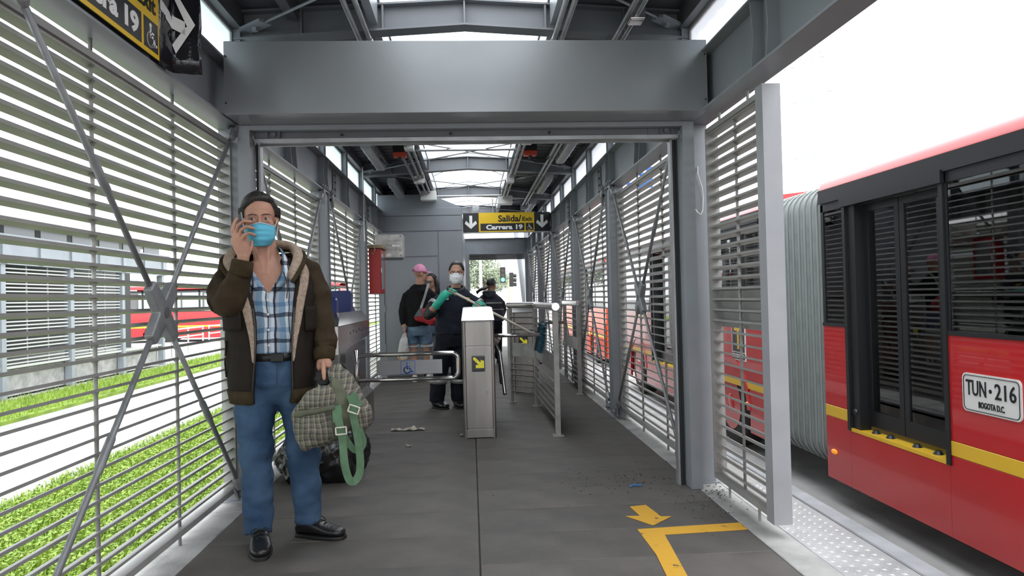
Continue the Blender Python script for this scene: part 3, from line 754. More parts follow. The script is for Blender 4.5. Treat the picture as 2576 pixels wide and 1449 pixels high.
for (yy, lab, rz) in ((5.50, 'dark blue card reader with a green display, on the fare cabinet by the man', 0), (6.45, 'dark blue card reader seen from behind, farther along the fare cabinet', math.pi)):
    r = thing('card_reader', lab, 'card reader', (-1.165, yy+(.12 if rz else 0), 1.035 if not rz else 1.10), 'card readers', rz=rz)
    b = B(); prof = [(0, -.03), (.02, .0), (.13, .045), (.16, .17), (.19, .185), (.24, .175), (.25, .0), (.20, -.03)]
    vs = []
    rings = [[(x, p[0], p[1]) for p in prof] for x in (-.105, -.095, .095, .105)]
    for k in (0, 3): rings[k] = [(c[0], .13+(c[1]-.13)*.92, .07+(c[2]-.07)*.9) for c in rings[k]]
    b.loft(rings); b.obj('shell', RD, r)
    if not rz:
        B().obox((.01, .145, .105), (.06, 0, 0), (0, .0075, .031*.45), (0, -.002, .0005)).obj('display', LCD, r)
        for x in (-.05, -.005): B().obox((x+.02, .157, .153), (.016, 0, 0), (0, .001, .004), (0, -.003, .0)).obj('slot', WHITEP, r)
        c = B(); c.tube([(.02, .078, .022), (.02, .0765, .0265)], .045, 20); c.obj('tap_disc', SBLK, r)
        c = B(); c.obox((.02, .0755, .030), (.028, 0, 0), (0, .010, .004), (0, -.0008, .002)); c.obj('tap_symbol', mat('tap_green', (.25, .5, .05), .5), r)
# ------------------------------------------------------------------ barrier fences
FM = mat('fence_painted_steel', (.30, .295, .28), .45, .25, .25, 9, .1, 60)
def fence(label, pts, ztop=1.10):
    t = thing('barrier_fence', label, 'barrier', (pts[0][0], pts[0][1], 0), 'slatted barrier fences')
    o = Vector((pts[0][0], pts[0][1], 0)); P = [Vector((p[0], p[1], 0))-o for p in pts]
    for i, p in enumerate(P):
        d = (P[min(i+1, len(P)-1)]-P[max(i-1, 0)]).normalized(); e = Vector((-d.y, d.x, 0))
        B().obox(p+Vector((0, 0, .53)), d*.022, e*.022, Vector((0, 0, .53))).obj('post', FM, t)
        B().obox(p+Vector((0, 0, .004)), d*.045, e*.045, Vector((0, 0, .004))).obj('base_plate', FM, t)
    for a, b_ in zip(P[:-1], P[1:]):
        d = (b_-a); L = d.length; d.normalize(); e = Vector((-d.y, d.x, 0)); mid = (a+b_)/2
        B().tube([a-d*.04+Vector((0, 0, ztop)), b_+d*.02+Vector((0, 0, ztop))], .034, 14).obj('top_tube', INOXP, t, smooth=True).modifiers.new('es', 'EDGE_SPLIT')
        for z in [.13+.062*k for k in range(6)]+[.76+.068*k for k in range(4)]:
            B().obox(mid+Vector((0, 0, z)), d*(L/2-.02), e*.018+Vector((0, 0, .008)), Vector((0, 0, .003))).obj('slat', FM, t)
        B().obox(mid+Vector((0, 0, .60)), d*(L/2-.02), e*.003, Vector((0, 0, .075))).obj('middle_plate', FM, t)
    return t
fence('slatted steel barrier fence beside the turnstile, bent towards the far side', [(.714, 6.02), (.69, 7.67), (.43, 8.02)])
fence('short slatted barrier fence along the bus side wall', [(1.285, 8.47), (1.275, 9.64)])
# ------------------------------------------------------------------ wall boxes
CABR = mat('cabinet_red', (.38, .012, .012), .35, 0, .08, 4)
t = thing('hose_cabinet', 'tall red metal wall cabinet with a glazed door by the booth', 'cabinet', (-1.345, 9.50, 1.28))
B().cbox(.0, .15, .0, .42, 0, .60, .004).obj('case', CABR, t)
d = B(); d.box(.152, .158, .01, .05, .02, .58); d.box(.152, .158, .37, .41, .02, .58); d.box(.152, .158, .05, .37, .02, .06); d.box(.152, .158, .05, .37, .54, .58)
dd = d.obj('door', CABR, t); B().box(.1525, .1555, .05, .37, .06, .54).obj('door_glass', mat('cabinet_glass', (.18, .19, .2), .1), dd)
B().box(.159, .162, .0, .05, .28, .34).obj('white_label', SWHT, t)
tag(B().cbox(-1.355, -1.165, 9.44, 9.96, 1.884, 1.925, .004).obj('wood_board', mat('raw_wood', (.25, .19, .11), .7, 0, .4, 8, .2, 30, stretch=(1, .2, 1))), 'raw wooden board lying on top of the red cabinet', 'board')
tag(B().tube([(-1.27, 9.43, 2.2), (-1.27, 9.43, 1.93), (-1.25, 9.43, 1.85), (-1.285, 9.46, 1.80), (-1.31, 9.46, 1.83)], .0035, 5).obj('string', mat('string', (.5, .42, .3), .8)), 'thin beige string hanging over the red cabinet', 'string')
ALU = mat('scuffed_aluminium', (.48, .47, .45), .42, .55, .3, 9, .1, 30)
t = thing('metal_enclosure', 'scuffed silver metal enclosure with vent slots above the red cabinet', 'enclosure', (-1.33, 10.02, 1.785))
B().cbox(.0, .385, 0, .32, 0, .33, .004).obj('case', ALU, t)
for i in range(3):
    for j in range(3):
        B().prism([(.06+i*.11, .12+j*.06), (.13+i*.11, .12+j*.06), (.125+i*.11, .135+j*.06), (.065+i*.11, .135+j*.06)], 'y', -.010, .001).obj('vent_slot', ALU, t)
B().box(.24, .35, -.003, .0, .155, .185).obj('paper_label', SWHT, t); B().box(.16, .22, -.003, 0, .02, .06).obj('paper_label', SWHT, t)
for x, z in ((.36, .30), (.36, .03), (.35, .10)): B().tube([(x, -.006, z), (x, .002, z)], .012, 8).obj('screw', INOX, t)
B().box(-.03, .36, .0, .30, -.02, 0).obj('shelf_bracket', STEEL_D, t)
tag(B().tube([(-1.345, 9.12, 2.9), (-1.338, 9.12, 2.5), (-1.345, 9.11, 2.2), (-1.338, 9.12, 1.95)], .007, 6).obj('hanging_cable', WHITEP), 'pale cable hanging down the column by the red cabinet', 'cable')
# ------------------------------------------------------------------ rubbish bag and litter
from mathutils import noise as MN
PLASTIC = mat('black_bin_liner', (.010, .010, .011), .22, 0, 0, 1, .35, 22)
def crumple(name, c, r, m, seed=0, amp=.18, n=56, k=36, freq=6.0, flat=True):
    vs = []; fs = []; c = Vector(c)
    for i in range(k+1):
        t_ = math.pi*i/k
        for j in range(n):
            a = 2*math.pi*j/n; u = Vector((math.sin(t_)*math.cos(a), math.sin(t_)*math.sin(a), math.cos(t_)))
            q = 1-abs(MN.noise(u*freq*.35+Vector((seed, 0, 0))))*amp*2.2-abs(MN.noise(u*freq+Vector((seed, 3, 0))))*amp
            p = Vector((u.x*r[0], u.y*r[1], u.z*r[2]))*q+c
            if flat and p.z < .004: p.z = .004+.002*random.random()
            vs.append(p)
    for i in range(k):
        for j in range(n): fs.append((i*n+j, (i+1)*n+j, (i+1)*n+(j+1) % n, i*n+(j+1) % n))
    b = B().add(vs, fs); o = b.obj(name, m)
    bm = bmesh.new(); bm.from_mesh(o.data); bmesh.ops.remove_doubles(bm, verts=bm.verts, dist=1e-5); bmesh.ops.recalc_face_normals(bm, faces=bm.faces); bm.to_mesh(o.data); bm.free()
    return auto_smooth(o, 38)
t = thing('rubbish_bag', 'shiny black plastic rubbish bag slumped on the floor behind the man', 'bag', (-1.03, 4.86, 0))
o = crumple('sack', (0, 0, .17), (.34, .27, .27), PLASTIC, 2.3, .15, 140, 80, 3.0); o.parent = t
o = crumple('neck', (.20, -.05, .18), (.10, .08, .17), PLASTIC, 5.1, .2, 60, 40, 3.2); o.parent = t
def scrap(name, label, c, s, m, cat='litter', n=7, group=None, h=.012, ax=0.0):
    vs = []; fs = []
    for i in range(n):
        for j in range(4):
            u = (i/(n-1)-.5)*s[0]; v = (j/3-.5)*s[1]*(1-.5*abs(i/(n-1)-.5))+random.uniform(-.15, .15)*s[1]
            vs.append((c[0]+u*math.cos(ax)-v*math.sin(ax), c[1]+u*math.sin(ax)+v*math.cos(ax), .004+abs(random.gauss(0, 1))*h))
    for i in range(n-1):
        for j in range(3): fs.append((i*4+j, (i+1)*4+j, (i+1)*4+j+1, i*4+j+1))
    o = B().add(vs, fs).obj(name, m); md = o.modifiers.new('th', 'SOLIDIFY'); md.thickness = .001
    return tag(o, label, cat, group)
PAPER = mat('dirty_paper', (.42, .38, .32), .8, 0, .3, 20)
scrap('crumpled_wrapper', 'long crumpled beige wrapper lying on the floor before the swing gate', (-.60, 6.50), (.30, .07), PAPER, n=10)
scrap('paper_scrap', 'tiny white paper scrap on the floor near the fallen wrapper', (-.53, 5.78), (.05, .03), PAPER)
scrap('paper_scrap', 'small white shred at the foot of the turnstile post', (-.11, 6.15), (.03, .06), PAPER)
scrap('blue_wrapper', 'small blue and white plastic wrapper on the dirty floor by the door post', (.985, 4.34), (.085, .018), mat('blue_plastic', (.03, .16, .42), .4), h=.006, ax=.15)
DIRT = mat('dirt_crumbs', (.045, .038, .03), .95)
db = B()
for i in range(300):
    g = random.choice(((1.05, 4.55, .22, .10), (1.25, 3.95, .10, .22), (1.46, 4.15, .05, .12), (.95, 4.5, .3, .25)))
    x = random.gauss(g[0], g[2]); y = random.gauss(g[1], g[3]); r = random.uniform(.0012, .004)
    if x > 1.52 or (1.29 < x < 1.40 and 4.2 < y < 4.6): continue
    db.ell((x, y, r*.7+.001), (r*1.3, r, r*.8), 5, 3)
tag(db.obj('dirt_crumbs', DIRT), 'scattered dark dirt crumbs on the floor by the sliding door post', 'dirt', kind='stuff')
# ------------------------------------------------------------------ buses
BRED = mat('bus_red', (.50, .012, .016), .22, 0, .05, 1.5, .02, 4, coat=.5)
BORG = mat('bus_orange_red', (.62, .07, .025), .25, 0, .05, 1.5)
BYEL = mat('bus_yellow', (.74, .46, .03), .35); BBLK = mat('bus_black_trim', (.012, .013, .015), .32); BGLS = mat_mix('bus_tinted_glass', 'gloss', (.74, .79, .77), .03, .02)
BSEAT = mat('seat_red', (.30, .02, .02), .5); BINT = mat('bus_interior_grey', (.10, .11, .11), .6); RAILY = mat('handrail_pale', (.40, .42, .36), .4)
TYRE = mat('tyre', (.02, .02, .021), .75, 0, .2, 20); AMB = mat('amber_lens', (.75, .28, .02), .25, emit=(.9, .3, .02, .15))
def bus_section(t, y0, y1, doors, wheels, X=3.06, wd=2.5, zb_=-.43, red=BRED, detail=True, winw=1.35):
    th = .04; X2 = X+wd
    def wall(x, sgn, drs):
        cuts = []
        segs = []; a = y0
        for d in sorted(drs): segs.append((a, d[0])); a = d[1]
        segs.append((a, y1))
        xa, xb = min(x, x+th*sgn), max(x, x+th*sgn)
        for a, b_ in segs:
            if b_-a < .02: continue
            pieces = [(a, b_)]
            for w in wheels:
                nxt = []
                for p in pieces:
                    if p[0] < w-.62 and p[1] > w+.62: nxt += [(p[0], w-.62), (w+.62, p[1])]
                    elif p[0] < w+.62 and p[1] > w-.62:
                        if p[0] < w-.62: nxt.append((p[0], w-.62))
                        elif p[1] > w+.62: nxt.append((w+.62, p[1]))
                    else: nxt.append(p)
                pieces = nxt
            for p in pieces:
                q = p[0]
                while q < p[1]-.05:
                    e = q+2.2 if p[1]-q > 2.8 else p[1]
                    B().cbox(xa, xb, q+.002, e-.002, zb_, .105, .004).obj('skirt_panel', red, t); q = e
            B().cbox(xa, xb, a, b_, .20, .88, .004).obj('side_panel', red, t)
            B().cbox(xa-(.002 if sgn > 0 else 0), xb+(.002 if sgn < 0 else 0), a, b_, .106, .199, .002).obj('yellow_band', BYEL, t)
            B().box(xa-.008, xb+.008, a, b_, .878, .905).obj('belt_trim', BBLK, t)
            # windows between black pillars
            n = max(1, int(round((b_-a)/winw))); s = (b_-a)/n
            for i in range(n+1):
                c = a+i*s; B().box(xa, xb, max(a, c-.04), min(b_, c+.04), .90, 1.92).obj('window_pillar', BBLK, t)
            for i in range(n):
                g = B().box(xa+.008, xa+.014, a+i*s+.04, a+i*s+s-.04, .905, 1.86).obj('window', BGLS, t)
            B().box(xa, xb, a, b_, 1.86, 1.93).obj('window_head', BBLK, t)
        for w in wheels:
            # arch plate with a round cut
            pts = [(w-.62, .105), (w-.62, zb_)]; N = 12
            arc = [(w-.56+0*i, 0) for i in range(0)]
            for i in range(N+1):
                a_ = math.pi-math.pi*i/N; pts.append((w+.56*math.cos(a_), max(zb_, -.13+.56*math.sin(a_)) if math.sin(a_) < .02 else min(.2, -.13+.56*math.sin(a_))))
            pts += [(w+.62, zb_), (w+.62, .105)]
            b = B(); N = 14
            for i in range(N):
                a0 = math.pi*i/N; a1 = math.pi*(i+1)/N
                p0 = (w+.56*math.cos(a0), -.13+.50*math.sin(a0)); p1 = (w+.56*math.cos(a1), -.13+.50*math.sin(a1))
                o0 = (w+.64*math.cos(a0), -.13+.58*math.sin(a0)); o1 = (w+.64*math.cos(a1), -.13+.58*math.sin(a1))
                b.prism([p0, o0, o1, p1], 'x', xa-.012, xb)
            b.obj('wheel_arch', red, t)
    wall(X, 1, doors); wall(X2, -1, [])
    # cant rail, curved roof
    B().box(X-.02, X+.05, y0, y1, 1.93, 2.045).obj('cant_rail', BBLK, t)
    prof = [(X-.005, 2.045), (X+.0, 2.09), (X+.05, 2.15), (X+.20, 2.205), (X+.6, 2.245), (X+wd/2, 2.26), (X2-.6, 2.245), (X2-.2, 2.205), (X2-.05, 2.15), (X2, 2.09), (X2, 2.0), (X2-.05, 2.0), (X2-.1, 2.08), (X+wd/2, 2.19), (X+.1, 2.08), (X+.05, 2.0)]
    auto_smooth(B().loft([[(p[0], y, p[1]) for p in prof] for y in (y0, y1)]).obj('roof', red, t))
    B().box(X+.04, X2-.04, y0, y1, -.02, .045).obj('floor_pan', BINT, t)
    B().box(X+.35, X2-.35, y0+.3, y1-.3, -.40, -.03).obj('chassis', BBLK, t)
    for (a, b_) in doors:
        # door way: frame, two leaves, yellow sill
        B().box(X-.012, X+.05, a-.02, a+.02, .04, 1.93).obj('door_jamb', BBLK, t); B().box(X-.012, X+.05, b_-.02, b_+.02, .04, 1.93).obj('door_jamb', BBLK, t)
        B().box(X-.03, X+.05, a-.03, b_+.03, 1.86, 1.945).obj('door_header', BBLK, t)
        B().cbox(X+.0, X+th, a, b_, zb_, .035, .004).obj('skirt_panel', red, t)
        B().box(X-.004, X+.30, a, b_, .036, .062).obj('door_sill', BYEL, t)
        m_ = (a+b_)/2
        for l0, l1 in ((a+.03, m_-.004), (m_+.004, b_-.13)):
            lf = B(); xd0, xd1 = X+.085, X+.115
            lf.box(xd0, xd1, l0, l0+.055, .10, 1.86); lf.box(xd0, xd1, l1-.055, l1, .10, 1.86); lf.box(xd0, xd1, l0+.055, l1-.055, .10, .22); lf.box(xd0, xd1, l0+.055, l1-.055, 1.80, 1.86)
            lo = lf.obj('door_leaf', BBLK, t)
            B().box(xd0+.01, xd0+.016, l0+.055, l1-.055, .22, 1.80).obj('door_glass', BGLS, lo)
            for q in (.3, .7):
                yq = l0+(l1-l0)*q
                B().tube([(X+.06, yq, .063), (X+.06, yq, .085)], [.035, .02], 10).obj('door_foot', BBLK, lo)
        B().box(X+.01, X+.10, b_-.13, b_-.02, .06, 1.86).obj('door_pocket', BBLK, t)
        B().ell((X+.01, b_-.07, .20), (.022, .026, .026), 8, 6).obj('door_knob', BBLK, t)
        if detail:
            B().box(X+.30, X+1.4, a, b_, .046, .052).obj('entry_mat', BYEL, t)
            for q in (a+.25, b_-.30):
                B().tube([(X+.42, q, .05), (X+.42, q, 2.0)], .016, 8).obj('handrail', RAILY, t, smooth=True)
    if detail:
        B().box(X2-.075, X2-.06, y0+.05, y1-.05, .06, .88).obj('inner_lining', mat('bus_lining', (.42, .46, .44), .5), t)
        B().box(X+.08, X2-.08, y0, y1, 1.99, 2.0).obj('inner_ceiling', mat('bus_lining', (.42, .46, .44), .5), t)
        y = y0+.5
        while y < y1-.6:
            for x in (X+.30, X2-.75):
                if not any(a-.5 < y < b_+.1 for a, b_ in doors) or x > X+1:
                    s = B(); s.cbox(x, x+.45, y, y+.42, .40, .48, .02); s.loft([[(x+.02, y+.38, .46), (x+.43, y+.38, .46), (x+.43, y+.44, .46), (x+.02, y+.44, .46)], [(x+.02, y+.44, .9), (x+.43, y+.44, .9), (x+.43, y+.5, .9), (x+.02, y+.5, .9)], [(x+.10, y+.46, 1.05), (x+.35, y+.46, 1.05), (x+.35, y+.5, 1.05), (x+.10, y+.5, 1.05)]])
                    s.box(x+.2, x+.25, y+.15, y+.25, .05, .40); s.obj('seat', BSEAT, t)
            y += .85
        for x in (X+.75, X2-.85): B().tube([(x, y0+.2, 1.82), (x, y1-.2, 1.82)], .016, 8).obj('handrail', RAILY, t, smooth=True)
def wheel(t, y, X=3.06, r=.50, zc=-.135):
    for x in (X+.02,):
        b = B(); b.loft([[(xx, y+rr*math.cos(2*math.pi*i/28), zc+rr*math.sin(2*math.pi*i/28)) for i in range(28)] for xx, rr in ((x, .30), (x, .44), (x+.03, .49), (x+.07, .50), (x+.22, .50), (x+.26, .48), (x+.26, .3))])
        w = auto_smooth(b.obj('tyre', TYRE, t), 35)
        b = B(); b.loft([[(xx, y+rr*math.cos(2*math.pi*i/24), zc+rr*math.sin(2*math.pi*i/24)) for i in range(24)] for xx, rr in ((x-.005, .305), (x+.01, .28), (x+.07, .25), (x+.07, .14), (x+.0, .12), (x-.01, .10))])
        rm = auto_smooth(b.obj('rim', BRED, w), 35)
        nb = B()
        for i in range(10): a = 2*math.pi*i/10; nb.tube([(x+.045, y+.19*math.cos(a), zc+.19*math.sin(a)), (x+.07, y+.19*math.cos(a), zc+.19*math.sin(a))], .016, 6)
        tag(nb.obj('wheel_nuts', BBLK, rm), 'ring of wheel nuts', kind='stuff')
bus = thing('articulated_bus', 'long red articulated bus with grey bellows standing beside the platform', 'bus', (0, 0, 0))
bus_section(bus, -2.8, 6.0, [(4.41, 5.61)], [-.3])
bus_section(bus, 7.32, 13.9, [(10.1, 11.9)], [8.32, 12.95], zb_=-.38)
for y in (-.3, 8.32, 12.95): wheel(bus, y)
B().prism([(3.1, -.35), (5.5, -.35), (5.5, 2.1), (3.1, 2.1)], 'y', -2.84, -2.8).obj('rear_wall', BRED, bus)
fr = B(); fr.prism([(3.07, -.35), (5.55, -.35), (5.55, .9), (3.07, .9)], 'y', 13.9, 13.97); fr.obj('front_panel', BRED, bus)
B().prism([(3.1, .9), (5.5, .9), (5.5, 2.05), (3.1, 2.05)], 'y', 13.9, 13.93).obj('windscreen', BGLS, bus)
# bellows: pleated rounded tube
BEL = mat('bellows_fabric', (.25, .285, .275), .55, 0, .12, 8)
def rrect(y, x0, x1, z0, z1, r, ins):
    pts = []
    x0 += ins; x1 -= ins; z0 += ins; z1 -= ins
    for cx, cz, a0 in ((x1-r, z1-r, 0), (x0+r, z1-r, 90), (x0+r, z0+r, 180), (x1-r, z0+r, 270)):
        for k in range(5): a = math.radians(a0+k*22.5); pts.append((cx+r*math.cos(a), y, cz+r*math.sin(a)))
    return pts
rings = []; NP = 11; y = 6.02; dy = (7.30-6.02)/NP
for i in range(NP):
    for f_, ins in ((0, .055), (.30, .012), (.46, .0), (.54, .0), (.70, .012)): rings.append(rrect(y+dy*(i+f_), 3.07, 5.52, -.36, 2.12, .20, ins))
rings.append(rrect(7.30, 3.07, 5.52, -.36, 2.12, .20, .055))
bl_ = auto_smooth(B().loft(rings, cap=False).obj('bellows', BEL, bus), 60)
for i in range(NP):
    rb = B(); rg = rrect(y+dy*(i+.5), 3.07, 5.52, -.36, 2.12, .20, -.004); rg.append(rg[0])
    rb.tube([Vector(p) for p in rg], .011, 5).obj('bellows_rib', mat('bellows_rib', (.27, .29, .285), .45, .2), bl_, smooth=True)
# registration plate and markings
def rrect2(y0, y1, z0, z1, r, n=5):
    return [(cy+r*math.cos(math.radians(a0+k*90/n)), cz+r*math.sin(math.radians(a0+k*90/n))) for cy, cz, a0 in ((y1-r, z1-r, 0), (y0+r, z1-r, 90), (y0+r, z0+r, 180), (y1-r, z0+r, 270)) for k in range(n+1)]
pt = B().prism(rrect2(3.785, 4.262, .418, .655, .035), 'x', 3.052, 3.0595).obj('registration_plate', mat('plate_white', (.72, .72, .70), .4), bus)
bd = B(); 
rr_ = rrect2(3.799, 4.248, .430, .643, .028); rr_.append(rr_[0])
ribbon_pts = [Vector((3.051, p[0], p[1])) for p in rr_]
bd.tube(ribbon_pts, .0032, 5)
tag(bd.obj('plate_border', SBLK, pt), 'thin black border', kind='stuff')
UX = (0, -1, 0); UZ = (0, 0, 1)
place_text('TUN', pt, SBLK, (3.052, 4.225, .52), UX, UZ, .17, .095, bold=.001); place_text('216', pt, SBLK, (3.052, 3.985, .52), UX, UZ, .165, .095, bold=.001)
B().tube([(3.0505, 4.022, .562), (3.052, 4.022, .562)], .013, 12).obj('plate_seal', SBLK, pt)
place_text('BOGOTA D.C.', pt, SBLK, (3.052, 4.12, .452), UX, UZ, .21, .038, bold=.002)
for (y, z) in ((5.87, -.19), (2.2, -.17), (7.75, -.06)):
    B().ell((3.055, y, z), (.018, .045, .022), 12, 8).obj('marker_lamp', AMB, bus, smooth=True)
lg = B().cbox(3.052, 3.06, 7.77, 8.17, .40, .84, .003).obj('logo_panel', SWHT, bus)
B().box(3.049, 3.0522, 7.79, 8.15, .50, .825).obj('logo_field', SBLK, lg)
lt = B(); lt.box(3.047, 3.0492, 7.85, 8.09, .74, .78); lt.box(3.047, 3.0492, 7.945, 7.995, .53, .74); lt.obj('logo_mark', BYEL, lg)
B().box(3.049, 3.0522, 7.785, 8.155, .415, .488).obj('name_field', SBLK, lg)
place_text('TRANSMILENIO', lg, SWHT, (3.049, 8.14, .43), UX, UZ, .34, .043, bold=.002)
bus2 = thing('articulated_bus', 'orange red bus queued farther along the lane behind the long bus', 'bus', (0, 0, 0))
bus_section(bus2, 17.5, 29.0, [(20, 21.2)], [19.0, 26.5], X=3.3, red=BORG, detail=False)
B().prism([(3.35, -.4), (5.75, -.4), (5.75, .85), (3.35, .85)], 'y', 17.44, 17.5).obj('rear_panel', BORG, bus2); B().prism([(3.4, .95), (5.7, .95), (5.7, 2.0), (3.4, 2.0)], 'y', 17.45, 17.48).obj('rear_window', BGLS, bus2)
for y in (19.0, 26.5): wheel(bus2, y, 3.3)
B().box(4.0, 5.2, 17.42, 17.44, .3, .42).obj('rear_stripe', BYEL, bus2)
bus3 = thing('city_bus', 'red bus crossing beyond the station on the lawn side', 'bus', (0, 0, 0))
bus_section(bus3, 0, 11.0, [(3.4, 4.4), (7.2, 8.2)], [2.0, 9.0], X=0, detail=False)
for y in (2.0, 9.0): wheel(bus3, y, 0)
B().prism([(.02, -.4), (2.48, -.4), (2.48, 2.0), (.02, 2.0)], 'y', -.05, 0).obj('end_panel', BRED, bus3); B().prism([(.02, -.4), (2.48, -.4), (2.48, 2.0), (.02, 2.0)], 'y', 11, 11.05).obj('end_panel', BRED, bus3)
bus3.location = (-16.6, 36.0, -.02); bus3.rotation_euler = (0, 0, math.radians(-90)); bus3.location = (-17.6, 38.5, -.02)
bus3.rotation_euler = (0, 0, math.radians(-90))
bus3.scale = (1, 1, 1)
# ------------------------------------------------------------------ station across the side road
FST = mat('far_station_steel', (.30, .33, .37), .45, .1, .08, 3); FSL = mat('far_louvre_white', (.50, .51, .50), .5); DARKIN = mat('far_interior', (.05, .055, .055), .8)
fs_ = thing('bus_station', 'grey louvred bus station building across the side road', 'building', (-9.4, 0, 0))
for k in range(6):
    y = 9.8+2.45*k
    B().box(-.08, .08, y-.07, y+.07, -.60, 2.1).obj('column', FST, fs_); B().box(-.02, .14, y-.1, y+.1, 2.12, 2.62).obj('beam_stiffener', FST, fs_)
    B().box(-.02, .14, y+1.15, y+1.3, 2.12, 2.62).obj('beam_stiffener', FST, fs_)
    if k < 5:
        for q in (0, 1): B().box(.0, .03, y+.12+q*1.22, y+1.12+q*1.22, 2.72, 2.92).obj('clerestory_pane', mat('far_pane', (.16, .18, .2), .2), fs_)
        B().box(-.04, .04, y+.07, y+2.38, -.02, .03).obj('bottom_rail', FSL, fs_)
    if k < 4:
        s = B()
        for i in range(26): z = .06+i*.078; s.box(-.03, .03, y+.10, y+2.35, z, z+.028)
        tag(s.obj('louvre_slats', FSL, fs_), 'pale louvre slats of one bay', kind='stuff')
        for q in (.85, 1.6): B().box(-.012, .012, y+q, y+q+.02, -.02, 2.1).obj('support_rod', FST, fs_)
B().box(0, .10, 9.7, 22.3, 2.10, 2.66).obj('beam', FST, fs_)
B().box(-.05, .2, 9.7, 22.3, 2.62, 2.70).obj('beam_flange', FST, fs_)
B().box(-2.9, .45, 9.7, 22.6, 2.95, 3.06).obj('roof', FSL, fs_)
B().box(-2.6, -2.5, 9.7, 25.5, -.6, 2.9).obj('back_wall', DARKIN, fs_); B().box(-2.5, -.1, 9.7, 22.0, -.60, -.05).obj('platform', CONC, fs_)
for (y, l) in ((24.0, 'white tube railing beyond the far station, nearer section'), (29.0, 'white tube railing beyond the far station, farther section')):
    t = thing('tube_railing', l, 'railing', (-10.5, y, -.62), 'white tube railings')
    for z in (.35, .65, .95): B().tube([(0, 0, z), (0, 4.4, z)], .03, 6).obj('rail', FSL, t)
    for q in range(4): B().tube([(0, q*1.45, 0), (0, q*1.45, 1.0)], .03, 6).obj('post', FSL, t)
# ------------------------------------------------------------------ beyond the far exit
pv = thing('forecourt', 'pale paving outside the far exit', 'pavement', kind='structure')
B().box(-3.0, 2.2, 17.22, 30, -.64, -.02).obj('paving', CONC, pv)
tag(B().tube([(1.50, 18.4, -.02), (1.36, 18.35, 1.4), (1.20, 18.3, 2.9)], [.075, .07, .065], 12).obj('leaning_post', STEEL, smooth=True), 'leaning grey steel post outside the far exit', 'post')
t = thing('traffic_light', 'traffic light showing green beyond the far exit', 'traffic light', (2.42, 45, -.64))
B().tube([(0, 0, 0), (0, 0, 3.0)], .06, 8).obj('pole', mat('pole_yellow', (.50, .46, .28), .5), t)
B().cbox(-.55, -.2, -.12, .12, 2.75, 3.75, .02).obj('signal_housing', BBLK, t)
for i, (c, e) in enumerate((((.02, .12, .06), (.05, 1.0, .45, 3.0)), ((.05, .045, .03), None), ((.06, .03, .03), None))):
    B().disc((-.375, -.14, 2.95+i*.30), .12, 'y', .04, 16).obj('lens', mat('signal_lens_%d' % i, c, .3, emit=e), t)
    v = B(); v.tube([(-.375+.15*math.cos(a), -.2, 2.95+i*.3+.15*math.sin(a)) for a in [math.pi*j/8 for j in range(9)]], .02, 5); v.obj('visor', BBLK, t)
B().cbox(.05, .3, -.1, .25, 2.5, 3.4, .02).obj('side_signal', BBLK, t)
for i in range(3): B().tube([(.3, .08, 2.65+i*.28), (.5, .08, 2.62+i*.28)], .12, 10).obj('side_visor', BBLK, t)
B().tube([(-.25, 0, 3.0), (.2, 0, 3.0)], .03, 6).obj('bracket', BBLK, t)
tag(B().tube([(.58, 40, -.64), (.56, 40, 9)], [.09, .06], 8).obj('street_pole', mat('pole_pale', (.55, .56, .56), .5)), 'tall pale street pole in front of the far tree', 'pole')
def tree(label, base, crown, n, size, seed, m):
    rnd = random.Random(seed); t = thing('tree', label, 'tree', base)
    B().tube([(0, 0, 0), (.1, 0, crown[0][2]*.5), (0, 0, crown[0][2])], [.22, .16, .08], 8).obj('trunk', mat('bark', (.12, .09, .07), .9), t)
    for c in crown[1:]: B().tube([(0, 0, crown[0][2]*.5), (c[0]*.6, c[1]*.6, c[2]*.85), (c[0], c[1], c[2])], [.09, .06, .02], 6).obj('branch', mat('bark', (.12, .09, .07), .9), t)
    b = B()
    for i in range(n):
        c = rnd.choice(crown); d = Vector((rnd.gauss(0, 1), rnd.gauss(0, 1), rnd.gauss(0, 1))).normalized()*(rnd.random()**.45)*c[3]
        p = Vector((c[0], c[1], c[2]))+Vector((d.x, d.y, d.z*.8)); u = Vector((rnd.gauss(0, 1), rnd.gauss(0, 1), rnd.gauss(0, 1))).normalized(); w = u.orthogonal().normalized()
        s = size*rnd.uniform(.6, 1.3); b.add([p-u*s, p+w*s*.5, p+u*s, p-w*s*.5], [(0, 1, 2, 3)])
    tag(b.obj('foliage', m, t), 'pale green leaf mass', kind='stuff'); return t
TLEAF = mat('distant_leaf', (.27, .32, .21), .8, 0, .35, .8)
tree('pale green street tree beyond the far exit, beside the tall pole', (1.2, 62, -.64), [(0, 0, 4.2, 1.7), (-1.5, 0, 3.5, 1.5), (1.2, .5, 3.4, 1.3), (-2.6, 0, 4.6, 1.6), (-.5, 0, 5.6, 1.5)], 5200, .13, 3, TLEAF)
tree('darker street tree beyond the far exit, left of the tall pole', (-4.5, 70, -.64), [(0, 0, 4.5, 2.2), (2, 0, 3.8, 1.8), (-2, 0, 4.4, 2), (0, 0, 6.4, 1.9)], 3500, .16, 5, TLEAF)
PB = mat('pale_building', (.68, .66, .66), .8, 0, .1, .3)
t = thing('office_block', 'pale low building far beyond the far exit', 'building', (0, 0, 0))
B().box(2.0, 16, 95, 104, -.64, 5.5).obj('walls', PB, t)
for i in range(7):
    for j in range(2): B().box(2.8+i*1.8, 3.9+i*1.8, 94.9, 95.02, 1.2+j*2, 2.3+j*2).obj('window', mat('far_window', (.45, .48, .52), .3), t)
